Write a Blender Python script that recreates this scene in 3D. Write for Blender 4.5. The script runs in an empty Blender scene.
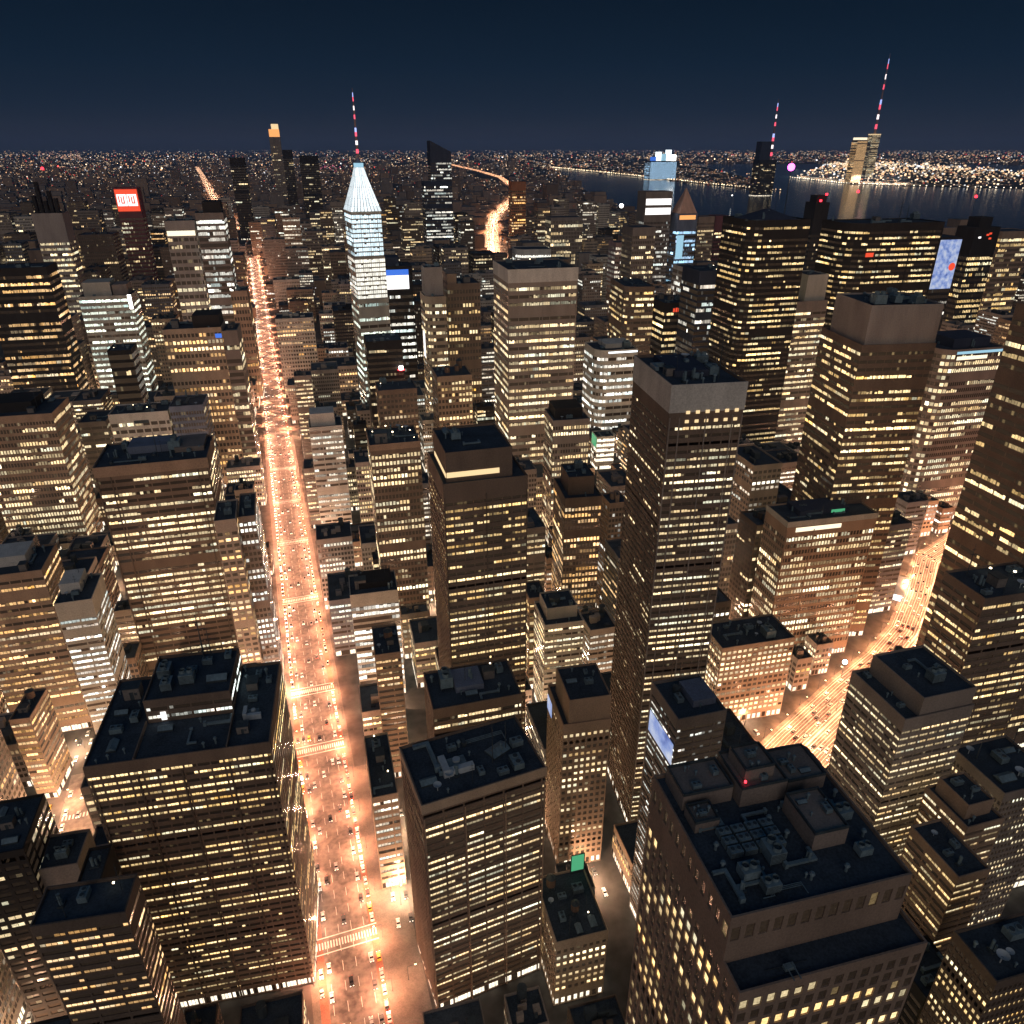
import bpy, math, random
import numpy as np
R=math.radians
sc=bpy.context.scene
# ------------------------------------------------------------------ camera, sky, fill sun, exposure
cam=bpy.data.objects.new('camera',bpy.data.cameras.new('camera')); sc.collection.objects.link(cam)
cam.location=(0,0,320); cam.rotation_euler=(R(90-26.2),0,R(-18.3))
cam.data.sensor_width=36; cam.data.lens=740/1024*36; cam.data.clip_start=1; cam.data.clip_end=200000
sc.camera=cam
world=bpy.data.worlds.new('World'); sc.world=world; world.use_nodes=True
nt=world.node_tree; nt.nodes.clear()
wo=nt.nodes.new('ShaderNodeOutputWorld'); bg=nt.nodes.new('ShaderNodeBackground')
sky=nt.nodes.new('ShaderNodeTexSky'); sky.sky_type='NISHITA'; sky.sun_disc=False
sky.sun_elevation=R(-5); sky.sun_rotation=R(200); sky.altitude=300; sky.dust_density=3; sky.ozone_density=4
bg.inputs['Strength'].default_value=0.05
glow=nt.nodes.new('ShaderNodeBackground'); glow.inputs['Strength'].default_value=1.0
tc=nt.nodes.new('ShaderNodeTexCoord'); sp=nt.nodes.new('ShaderNodeSeparateXYZ')
rmp=nt.nodes.new('ShaderNodeValToRGB'); add=nt.nodes.new('ShaderNodeAddShader')
nt.links.new(tc.outputs['Generated'],sp.inputs[0]); nt.links.new(sp.outputs['Z'],rmp.inputs[0])
cr=rmp.color_ramp; cr.elements[0].position=0; cr.elements[0].color=(.0330,.0300,.0390,1)
cr.elements[1].position=1; cr.elements[1].color=(.010,.042,.088,1)
for p,c in ((.018,(.0140,.0200,.0350,1)),(.04,(.0058,.0160,.0330,1)),(.085,(.0018,.0118,.0275,1)),(.16,(.0004,.0062,.0160,1))):
    e=cr.elements.new(p); e.color=c
nt.links.new(sky.outputs[0],bg.inputs[0]); nt.links.new(rmp.outputs[0],glow.inputs[0])
nt.links.new(bg.outputs[0],add.inputs[0]); nt.links.new(glow.outputs[0],add.inputs[1]); nt.links.new(add.outputs[0],wo.inputs[0])
sun=bpy.data.lights.new('fill_wash','SUN'); sun.energy=.6; sun.color=(1,.84,.73); sun.angle=R(60)  # added warm wash from behind the camera, lifts the facades
so=bpy.data.objects.new('fill_wash',sun); sc.collection.objects.link(so); so.rotation_euler=(R(72),0,R(-22))
vs=sc.view_settings; vs.view_transform='Standard'; vs.look='None'; vs.exposure=0; vs.gamma=1
cy=sc.cycles; cy.max_bounces=4; cy.diffuse_bounces=2; cy.glossy_bounces=2; cy.transmission_bounces=0
cy.sample_clamp_indirect=2.5; cy.use_denoising=True; cy.caustics_reflective=False; cy.caustics_refractive=False
try: cy.denoiser='OPENIMAGEDENOISE'; cy.denoising_prefilter='ACCURATE'
except Exception: pass
sc.render.filter_size=1.3

# ------------------------------------------------------------------ materials
def new_mat(name):
    m=bpy.data.materials.new(name); m.use_nodes=True; b=m.node_tree.nodes['Principled BSDF']; return m,m.node_tree,b
def rough_mat(name,col,rough=.85,amount=.25,scale=.12,spec=.25,fine=1.7):
    m,t,b=new_mat(name)
    c=t.nodes.new('ShaderNodeTexCoord')
    n1=t.nodes.new('ShaderNodeTexNoise'); n1.inputs['Scale'].default_value=scale; n1.inputs['Detail'].default_value=5
    n2=t.nodes.new('ShaderNodeTexNoise'); n2.inputs['Scale'].default_value=fine; n2.inputs['Detail'].default_value=3
    mp=t.nodes.new('ShaderNodeMapping'); mp.inputs['Scale'].default_value=(1,1,.25)
    t.links.new(c.outputs['Object'],mp.inputs[0]); t.links.new(mp.outputs[0],n1.inputs['Vector']); t.links.new(c.outputs['Object'],n2.inputs['Vector'])
    a=t.nodes.new('ShaderNodeMath'); a.operation='ADD'; t.links.new(n1.outputs[0],a.inputs[0]); t.links.new(n2.outputs[0],a.inputs[1])
    r=t.nodes.new('ShaderNodeValToRGB'); r.color_ramp.elements[0].position=.35; r.color_ramp.elements[1].position=.65
    h=t.nodes.new('ShaderNodeMath'); h.operation='MULTIPLY'; h.inputs[1].default_value=.5; t.links.new(a.outputs[0],h.inputs[0]); t.links.new(h.outputs[0],r.inputs[0])
    lo=[x*(1-amount) for x in col]; hi=[min(1,x*(1+amount)) for x in col]
    r.color_ramp.elements[0].color=(*lo,1); r.color_ramp.elements[1].color=(*hi,1)
    t.links.new(r.outputs[0],b.inputs['Base Color']); b.inputs['Roughness'].default_value=rough; b.inputs['Specular IOR Level'].default_value=spec
    return m
WALLC=dict(brown=(.20,.145,.110),grey=(.24,.20,.175),beige=(.42,.32,.235),tan=(.33,.235,.17),pale=(.42,.40,.35),white=(.58,.55,.50),black=(.030,.027,.026),
 concrete=(.36,.31,.28),navy=(.045,.055,.085),blue=(.16,.19,.26),maroon=(.2,.08,.085),rust=(.38,.16,.08),pink=(.4,.27,.26),stone=(.27,.20,.155),
 taupe=(.30,.25,.215),sand=(.40,.33,.275),slate=(.16,.16,.17),umber=(.14,.105,.082),limestone=(.48,.44,.385))
WALL={k:rough_mat('wall_'+k,v) for k,v in WALLC.items()}
ROOF=rough_mat('roof_membrane',(.045,.062,.082),.9,.45,.1)
ROOF2=rough_mat('roof_gravel',(.09,.105,.12),.9,.4,.2)
PARA=rough_mat('parapet_cap',(.20,.18,.165),.7)
METAL=rough_mat('unit_metal',(.15,.215,.25),.45,.3,.5)
METALD=rough_mat('unit_dark',(.05,.065,.075),.5,.3,.5)
WHITEP=rough_mat('white_panel',(.42,.48,.52),.6,.12,.3)
WOODT=rough_mat('tank_wood',(.16,.10,.07),.85,.3,.8)
ASPH=rough_mat('asphalt',(.18,.155,.14),.7,.55,.09,.3,.4)
GROUND=rough_mat('ground',(.10,.095,.09),1,.4,.01,0,.15)
PAVE=rough_mat('pavement',(.15,.135,.12),.85,.25,.3)
PAINT=rough_mat('road_paint',(.78,.76,.72),.6,.15,.8)
REDPAINT=rough_mat('bus_lane',(.30,.13,.09),.75,.3,.2)
CARP=[rough_mat('car_paint_'+n,c,.3,.05,.5,.6) for n,c in (('black',(.02,.02,.022)),('silver',(.5,.5,.5)),('white',(.75,.75,.74)),('yellow',(.75,.45,.05)),('grey',(.12,.12,.125)))]
TYRE=rough_mat('tyre',(.02,.02,.02),.9)
def emit_mat(name,col,s,sample='NONE'):
    m,t,b=new_mat(name); b.inputs['Base Color'].default_value=(.02,.02,.02,1)
    b.inputs['Emission Color'].default_value=(*col,1); b.inputs['Emission Strength'].default_value=s
    m.cycles.emission_sampling=sample; return m
LAMP=emit_mat('lamp_head',(1,.80,.5),9); HEADL=emit_mat('headlight',(1,.93,.78),7); TAILL=emit_mat('tail_light',(1,.05,.02),3)
REDL=emit_mat('red_beacon',(1,.03,.05),5); MAGL=emit_mat('magenta_beacon',(1,.12,.75),6); WHITEL=emit_mat('white_floodlight',(1,.97,.9),6)
GOLDL=emit_mat('gold_strip',(1,.72,.38),1.1); CREAML=emit_mat('cream_strip',(1,.86,.6),1.5); ORANGEL=emit_mat('orange_panel',(1,.42,.13),1.2)
SIGNW=emit_mat('sign_white',(1,.97,.95),1.6); SIGNR=emit_mat('sign_red',(1,.09,.035),1.0,'AUTO'); SIGNB=emit_mat('sign_blue',(.06,.22,.9),.9); GREENL=emit_mat('green_panel',(.15,.8,.38),.5)
CYANL=emit_mat('pale_blue_panel',(.45,.8,1),.8); COOLL=emit_mat('cool_strip',(.85,.95,1),2.2,'AUTO')
def pattern_emit(name,cols,scale,s):
    m,t,b=new_mat(name); c=t.nodes.new('ShaderNodeTexCoord'); v=t.nodes.new('ShaderNodeTexNoise'); v.inputs['Scale'].default_value=scale; v.inputs['Detail'].default_value=4
    r=t.nodes.new('ShaderNodeValToRGB'); e=r.color_ramp.elements; e[0].position=.3; e[1].position=.7; e[0].color=(*cols[0],1); e[1].color=(*cols[-1],1)
    for i,k in enumerate(cols[1:-1]): q=e.new(.3+.4*(i+1)/(len(cols)-1)); q.color=(*k,1)
    t.links.new(c.outputs['Object'],v.inputs['Vector']); t.links.new(v.outputs[0],r.inputs[0]); t.links.new(r.outputs[0],b.inputs['Emission Color'])
    b.inputs['Base Color'].default_value=(.02,.02,.02,1); b.inputs['Emission Strength'].default_value=s; m.cycles.emission_sampling='NONE'; return m
SCREEN=pattern_emit('screen_blue',[(.10,.16,.5),(.3,.42,.85),(.55,.65,.95),(.8,.85,1)],.12,.75)
SCREENB=pattern_emit('screen_deep_blue',[(.0,.08,.5),(.0,.25,.9),(.3,.6,1)],.3,.8)
def window_mat():
    m,t,b=new_mat('window_glass'); a=t.nodes.new('ShaderNodeAttribute'); a.attribute_name='lit'
    c=t.nodes.new('ShaderNodeTexCoord'); n=t.nodes.new('ShaderNodeTexNoise'); n.inputs['Scale'].default_value=1.6; n.inputs['Detail'].default_value=6
    mr=t.nodes.new('ShaderNodeMapRange'); mr.inputs[1].default_value=.3; mr.inputs[2].default_value=.7; mr.inputs[3].default_value=.65; mr.inputs[4].default_value=1.4
    mx=t.nodes.new('ShaderNodeVectorMath'); mx.operation='SCALE'
    t.links.new(c.outputs['Object'],n.inputs['Vector']); t.links.new(n.outputs[0],mr.inputs[0]); t.links.new(a.outputs['Color'],mx.inputs[0]); t.links.new(mr.outputs[0],mx.inputs['Scale'])
    t.links.new(mx.outputs[0],b.inputs['Emission Color']); b.inputs['Emission Strength'].default_value=1
    b.inputs['Base Color'].default_value=(.045,.036,.030,1); b.inputs['Roughness'].default_value=.2; b.inputs['Specular IOR Level'].default_value=.5
    m.cycles.emission_sampling='NONE'; return m
WIN=window_mat()
def water_mat():
    m,t,b=new_mat('river_water'); b.inputs['Base Color'].default_value=(.014,.034,.055,1); b.inputs['Roughness'].default_value=.12
    c=t.nodes.new('ShaderNodeTexCoord'); n=t.nodes.new('ShaderNodeTexNoise'); n.inputs['Scale'].default_value=.02; n.inputs['Detail'].default_value=6
    bp=t.nodes.new('ShaderNodeBump'); bp.inputs['Strength'].default_value=.35; bp.inputs['Distance'].default_value=4
    t.links.new(c.outputs['Object'],n.inputs['Vector']); t.links.new(n.outputs[0],bp.inputs['Height']); t.links.new(bp.outputs[0],b.inputs['Normal']); return m
WATER=water_mat()

# ------------------------------------------------------------------ mesh helper
COL=sc.collection
class Q:
    def __init__(s): s.v=[]; s.n=[]; s.m=[]; s.c=[]
    def poly(s,pts,m=0,c=(0,0,0)):
        s.v.extend(pts); s.n.append(len(pts)); s.m.append(m); s.c.append(c)
    def box(s,x0,x1,y0,y1,z0,z1,m=0,c=(0,0,0),top=True,bottom=False):
        s.poly([(x0,y0,z0),(x1,y0,z0),(x1,y0,z1),(x0,y0,z1)],m,c); s.poly([(x1,y0,z0),(x1,y1,z0),(x1,y1,z1),(x1,y0,z1)],m,c)
        s.poly([(x1,y1,z0),(x0,y1,z0),(x0,y1,z1),(x1,y1,z1)],m,c); s.poly([(x0,y1,z0),(x0,y0,z0),(x0,y0,z1),(x0,y1,z1)],m,c)
        if top: s.poly([(x0,y0,z1),(x1,y0,z1),(x1,y1,z1),(x0,y1,z1)],m,c)
        if bottom: s.poly([(x0,y1,z0),(x1,y1,z0),(x1,y0,z0),(x0,y0,z0)],m,c)
    def cyl(s,cx,cy,z0,z1,r0,r1=None,n=12,m=0,c=(0,0,0),top=True):
        r1=r0 if r1 is None else r1
        a=[(cx+r0*math.cos(6.28318*i/n),cy+r0*math.sin(6.28318*i/n),z0) for i in range(n)]
        b=[(cx+r1*math.cos(6.28318*i/n),cy+r1*math.sin(6.28318*i/n),z1) for i in range(n)]
        for i in range(n): j=(i+1)%n; s.poly([a[i],a[j],b[j],b[i]],m,c)
        if top and r1>1e-3: s.poly(b,m,c)
    def prism(s,poly,z0,z1,m=0,top=True,c=(0,0,0)):
        k=len(poly)
        for i in range(k):
            (x0,y0),(x1,y1)=poly[i],poly[(i+1)%k]; s.poly([(x0,y0,z0),(x1,y1,z0),(x1,y1,z1),(x0,y0,z1)],m,c)
        if top: s.poly([(x,y,z1) for x,y in poly],m,c)
    def mesh(s,name,mats,lit=False):
        me=bpy.data.meshes.new(name); nv=len(s.v); npz=len(s.n)
        me.vertices.add(nv); me.vertices.foreach_set('co',np.asarray(s.v,np.float32).ravel())
        me.loops.add(nv); me.loops.foreach_set('vertex_index',np.arange(nv,dtype=np.int32))
        n=np.asarray(s.n,np.int32); st=np.zeros(npz,np.int32); st[1:]=np.cumsum(n)[:-1]
        me.polygons.add(npz); me.polygons.foreach_set('loop_start',st); me.polygons.foreach_set('loop_total',n); me.polygons.foreach_set('material_index',np.asarray(s.m,np.int32))
        for m in mats: me.materials.append(m)
        if lit:
            at=me.attributes.new('lit','FLOAT_COLOR','FACE'); c=np.ones((npz,4),np.float32); c[:,:3]=s.c; at.data.foreach_set('color',c.ravel())
        me.update(calc_edges=True); return me
    def build(s,name,mats,parent=None,lit=False):
        if not s.n: return None
        if not isinstance(mats,(list,tuple)): mats=[mats]
        o=bpy.data.objects.new(name,s.mesh(name,mats,lit)); COL.objects.link(o)
        if parent: o.parent=parent
        return o
def tag(o,label=None,cat=None,group=None,kind=None):
    if label: o['label']=label
    if cat: o['category']=cat
    if group: o['group']=group
    if kind: o['kind']=kind
    return o
def empty(name,loc,rz=0):
    o=bpy.data.objects.new(name,None); COL.objects.link(o); o.location=loc; o.rotation_euler=(0,0,rz); o.empty_display_size=2; return o
def put(me,name,parent,loc,scale=(1,1,1),rz=0):
    o=bpy.data.objects.new(name,me); COL.objects.link(o); o.parent=parent; o.location=loc; o.scale=scale; o.rotation_euler=(0,0,rz); return o

# ------------------------------------------------------------------ ground, roads, water
q=Q(); q.poly([(-90000,-3000,0),(90000,-3000,0),(90000,140000,0),(-90000,140000,0)]); tag(q.build('ground',GROUND),kind='structure')
def ribbon(pts,hw,z,q=None,m=0,off=0):
    q=q or Q(); L=[];Rr=[]
    for i,(x,y) in enumerate(pts):
        a=pts[max(0,i-1)]; b=pts[min(len(pts)-1,i+1)]; dx,dy=b[0]-a[0],b[1]-a[1]; l=math.hypot(dx,dy); nx,ny=-dy/l,dx/l
        L.append((x+nx*(hw+off),y+ny*(hw+off),z)); Rr.append((x-nx*(hw-off),y-ny*(hw-off),z))
    for i in range(len(pts)-1): q.poly([Rr[i],Rr[i+1],L[i+1],L[i]],m)
    return q
AX0,AX1=-17.6,10.4
q=Q(); q.poly([(AX0,-60,.05),(AX1,-60,.05),(AX1,2750,.05),(AX0,2750,.05)]); tag(q.build('avenue',ASPH),kind='structure')
q=Q()
q.box(-20.6,AX0,-60,2750,.0,.2); q.build('pavement',PAVE)
bpy.data.objects['pavement']['kind']='structure'
q=Q(); q.box(AX1,13.6,-60,2750,.0,.2); tag(q.build('pavement',PAVE),kind='structure')
q=Q(); q.box(13.603,26.5,150,330,0,.16); tag(q.build('plaza_paving',PAVE),kind='structure')
q=Q(); CW=[225,350,405,520,620,710,800,920,1060,1200,1400,1600]
for x in (-12.2,-6.4,-.8,4.9):
    y=150
    while y<1500:
        q.poly([(x-.09,y,.054),(x+.09,y,.054),(x+.09,y+4.5,.054),(x-.09,y+4.5,.054)]); y+=9
for y in CW:
    for k in range(22):
        x=AX0+.7+k*1.25; q.poly([(x,y,.054),(x+.6,y,.054),(x+.6,y+3.4,.054),(x,y+3.4,.054)])
    for yy in (y-2.4,y+5.2): q.poly([(AX0,yy,.054),(AX1,yy,.054),(AX1,yy+.5,.054),(AX0,yy+.5,.054)])
tag(q.build('road_markings',PAINT),kind='structure')
q=Q(); q.poly([(-17.5,150,.053),(-14.0,150,.053),(-14.0,1500,.053),(-17.5,1500,.053)]); q.poly([(7.2,150,.053),(10.3,150,.053),(10.3,1500,.053),(7.2,1500,.053)])
tag(q.build('bus_lanes',REDPAINT),kind='structure')
BLV=[(210,233),(270,262),(333,290),(380,309),(422,331),(468,365),(520,408),(580,430),(640,440),(800,445)]
tag(ribbon(BLV,20,.05).build('boulevard',ASPH),kind='structure')
q=Q()
for off in (-17.5,-16,-14.2,-12.5,-10.7,-9,-7.2,-5.5,-3.7,-2,-.3,.3,2,3.7,5.5,7.2,9,10.7,12.5,14.2,16,17.5): ribbon(BLV,.17 if abs(off)%3.5>1.9 or abs(off)<3 else .08,.056,q,0,off)
tag(q.build('boulevard_streak_lines',PAINT),kind='structure')  # lane lines doubled, the extra white ones painted in place of light streaks
q=Q(); q.poly([(-140,205,.05),(-112,205,.05),(-112,374,.05),(-140,374,.05)]); tag(q.build('side_street',ASPH),kind='structure')
q=Q()
for y in (300,340): 
    for k in range(16): q.poly([(-139+k*1.7,y,.056),(-138.2+k*1.7,y,.056),(-138.2+k*1.7,y+3,.056),(-139+k*1.7,y+3,.056)])
tag(q.build('side_street_markings',PAINT),kind='structure')
CURVE=[(700,2300),(832,2749),(1000,3300),(1241,4039),(1900,5600),(2320,6788),(2550,7900),(2881,9165),(3400,12000),(4118,16563)]
tag(ribbon(CURVE,26,.3).build('far_highway',ASPH),kind='structure')
FARAVE=[(-60,3600),(-175,5315),(-440,10000),(-760,15479)]
tag(ribbon(FARAVE,26,.3).build('far_avenue',ASPH),kind='structure')
WPOLY=[(6576, 17486), (2294, 5019), (1873, 3394), (2047, 2840), (2283, 2517), (2857, 2252), (4131, 1502), (23503, 9154)]
q=Q(); q.poly([(x,y,.5) for x,y in WPOLY]); tag(q.build('river',WATER),kind='structure')
ISL=[[(8252, 24952), (13337, 29374), (8558, 14096), (5048, 6985), (4102, 5661), (4269, 6998), (4704, 9700), (5275, 14288)], [(6197, 8068), (11982, 14506), (13408, 14034), (9832, 7598), (6548, 5023), (5819, 6036), (5675, 6533)]]
for pl in ISL:
    q=Q(); q.prism(pl,0.0,2.5); tag(q.build('river_land',GROUND),kind='structure')

# ------------------------------------------------------------------ roof equipment (shared meshes)
def mk_hvac():
    q=Q(); q.box(-1.5,1.5,-1,1,.3,1.8,0,bottom=True)
    for x in (-.75,.75): q.cyl(x,0,1.8,2.05,.6,n=10,m=0); q.cyl(x,0,2.05,2.06,.48,n=10,m=1)
    for i in range(5): q.box(-1.4,1.4,-1.03,-1,.5+i*.25,.6+i*.25,1)
    for x in (-1.3,1.2):
        for y in (-.9,.8): q.box(x,x+.1,y,y+.1,0,.3,1)
    return q.mesh('hvac_unit',[METAL,METALD])
def mk_cooling():
    q=Q(); q.box(-2,2,-1.6,1.6,.6,3.2,0,bottom=True)
    for x in (-1,1): q.cyl(x,0,3.2,4.1,.85,.8,12,0,top=False); q.cyl(x,0,3.5,3.55,.75,n=10,m=1)
    for i in range(6): q.box(-1.9,1.9,-1.64,-1.6,.8+i*.38,.95+i*.38,1); q.box(-2.04,-2,-1.5,1.5,.8+i*.38,.95+i*.38,1)
    for x in (-1.9,1.7):
        for y in (-1.5,1.3): q.box(x,x+.2,y,y+.2,0,.6,1)
    return q.mesh('cooling_tower',[METAL,METALD])
def mk_duct():
    q=Q(); q.box(-4,4,-.4,.4,.4,1.1,0,bottom=True); q.box(3.2,4,.4,3,.4,1.1,0,bottom=True); q.box(-4.2,-3.4,-.6,.6,.2,1.6,0)
    for x in (-3,-1,1,3): q.box(x,x+.12,-.35,.35,0,.4,1)
    return q.mesh('duct',[METAL,METALD])
def mk_tank():
    q=Q(); q.cyl(0,0,2.2,5.6,1.7,1.6,16,0,top=False); q.cyl(0,0,5.6,6.8,1.8,.05,16,1)
    for x in (-1.1,.95):
        for y in (-1.1,.95): q.box(x,x+.15,y,y+.15,0,2.2,1)
    q.box(-1.3,1.3,-1.3,1.3,2.0,2.2,1)
    for z in (2.9,3.8,4.7): q.cyl(0,0,z,z+.08,1.74,n=16,m=1,top=False)
    return q.mesh('water_tank',[WOODT,METALD])
def mk_bulk():
    q=Q(); q.box(-2,2,-1.6,1.6,0,3,0); q.box(-2.15,2.15,-1.75,1.75,3,3.2,1,bottom=True); q.box(-.5,.5,-1.64,-1.6,0,2.1,1); q.box(.7,1.4,-1.63,-1.6,1.2,1.9,1)
    return q.mesh('stair_bulkhead',[PARA,METALD])
def mk_vent():
    q=Q(); q.cyl(0,0,0,1.5,.25,n=8); q.cyl(0,0,1.5,1.9,.5,.3,8)
    return q.mesh('vent_pipe',[METAL])
def mk_white():
    q=Q(); q.box(-2.4,-1.4,-1.8,1.8,0,2.2,0); q.box(-1.4,2.4,-1.8,-.8,0,1.6,0); q.box(-1.2,1.6,-.4,1.4,0,1.1,1); q.cyl(.2,.5,1.1,1.7,.6,n=12,m=0)
    return q.mesh('roof_unit',[WHITEP,METAL])
def mk_ant():
    q=Q(); q.cyl(0,0,0,9,.12,.05,6); q.box(-.8,.8,-.05,.05,6,6.1); q.box(-.5,.5,-.05,.05,7.4,7.5)
    return q.mesh('antenna',[METALD])
def mk_skyl():
    q=Q(); q.box(-2,2,-1.2,1.2,0,.5,0); q.poly([(-2,-1.2,.5),(2,-1.2,.5),(2,0,1.3),(-2,0,1.3)],1); q.poly([(2,1.2,.5),(-2,1.2,.5),(-2,0,1.3),(2,0,1.3)],1); q.poly([(2,-1.2,.5),(2,1.2,.5),(2,0,1.3)],1); q.poly([(-2,1.2,.5),(-2,-1.2,.5),(-2,0,1.3)],1)
    return q.mesh('skylight',[METALD,METAL])
def mk_pipes():
    q=Q()
    for k in range(3): q.box(-5,5,k*.45,k*.45+.16,.35,.51,0,bottom=True)
    q.box(4.8,5,-2.5,1.1,.35,.51,0); q.box(-5.1,-4.2,-.4,1.5,0,1.1,1)
    for x in (-3,0,3): q.box(x,x+.1,-.1,1.2,0,.35,1)
    return q.mesh('pipe_run',[METAL,METALD])
def mk_stack():
    q=Q(); q.cyl(0,0,0,3.6,.45,.42,10); q.cyl(.9,.2,0,2.8,.3,n=8); q.box(-.8,1.5,-.7,.8,0,.5,1)
    return q.mesh('exhaust_stack',[METAL,METALD])
def mk_roof_lamp():
    q=Q(); q.cyl(0,0,0,1.6,.06,n=6); q.box(-.22,.22,-.22,.22,1.6,1.85,1,bottom=True)
    return q.mesh('roof_lamp',[METALD,LAMP])
def mk_dish():
    q=Q(); q.cyl(0,0,0,1.2,.1,n=6); q.cyl(0,0,1.2,1.7,.15,1.0,12,0,top=False)
    return q.mesh('satellite_dish',[WHITEP])
def mk_rig():
    q=Q(); q.box(-1.2,1.2,-.6,.6,.3,1.3,0); q.box(-.9,-.7,-3.2,.4,1.3,1.5,0); q.box(.7,.9,-3.2,.4,1.3,1.5,0); q.box(-5,5,-.9,-.75,0,.12,1); q.box(-5,5,.75,.9,0,.12,1)
    return q.mesh('cleaning_rig',[METAL,METALD])
KIT=dict(hvac_unit=mk_hvac(),cooling_tower=mk_cooling(),duct=mk_duct(),water_tank=mk_tank(),stair_bulkhead=mk_bulk(),vent_pipe=mk_vent(),roof_unit=mk_white(),antenna=mk_ant(),skylight=mk_skyl(),cleaning_rig=mk_rig(),pipe_run=mk_pipes(),exhaust_stack=mk_stack(),roof_lamp=mk_roof_lamp(),satellite_dish=mk_dish())
RAD=dict(hvac_unit=1.9,cooling_tower=2.6,duct=3.2,water_tank=2,stair_bulkhead=2.6,vent_pipe=.5,roof_unit=3,antenna=.4,skylight=2.4,cleaning_rig=3,pipe_run=3,exhaust_stack=1.2,roof_lamp=.3,satellite_dish=1)
def equip(root,rng,x0,x1,y0,y1,z,n,kinds,occ=(),s0=.8,s1=1.4):
    done=list(occ); t=0
    while n>0 and t<n*14+30:
        t+=1; k=rng.choice(kinds); s=rng.uniform(s0,s1); r=RAD[k]*s
        if x1-x0<2*r+1 or y1-y0<2*r+1: continue
        x=rng.uniform(x0+r,x1-r); y=rng.uniform(y0+r,y1-r)
        if any(abs(x-a)<(r+c)*.92 and abs(y-b)<(r+c)*.92 for a,b,c in done): continue
        done.append((x,y,r)); put(KIT[k],k,root,(x,y,z),(s,s,s*rng.uniform(.85,1.2)),rng.choice((0,0,R(90),R(180),R(270)))); n-=1

# ------------------------------------------------------------------ buildings
TONE=dict(warm=(1,.765,.43),amber=(1,.61,.27),gold=(1,.70,.32),white=(1,.88,.68),cool=(.98,.95,.83),greenwhite=(.90,.97,.80),blue=(.45,.72,1),ice=(.74,.92,1))
def lit_row(n,p,tone,rng):
    base=TONE[tone]; out=[]
    if p>1:
        for i in range(n):
            b=p*1.15*rng.uniform(.75,1.15); out.append([c*b for c in base])
        return out
    u=rng.random(); pf=p*(.15 if u<.20 else .85 if u<.6 else 1.55); pf=min(pf*1.3,.96)
    fb=1.15*math.exp(rng.gauss(0,.35)); i=0
    while i<n:
        on=rng.random()<pf; L=max(1,int(rng.expovariate(1/(3.8 if on else 3.4))+1))
        jt=rng.gauss(0,.045); jt+=(.16 if rng.random()<.12 else 0); b=fb*math.exp(rng.gauss(0,.25))
        if on and rng.random()<.16: b*=.3
        dk=rng.uniform(.04,.25)
        for k in range(min(L,n-i)):
            if on:
                e=b*rng.uniform(.7,1.2)*(.35 if rng.random()<.08 else 1)
                out.append([max(0,base[0]*e),max(0,(base[1]+jt)*e),max(0,(base[2]+jt*1.3)*e)])
            else: out.append(None if rng.random()<.93 else [c*dk for c in base])
        i+=L
    return out
STY=dict(R=(1.5,5,.6,.43),T=(1.45,3,.5,.40),P=(1.75,1,.62,.56),G=(2.7,1,1.1,.52),C=(1.8,60,.3,.60),V=(3.2,1,1.3,.72),S=(1.7,4,.35,.76),B=(2.6,2,1.2,.5))
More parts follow.
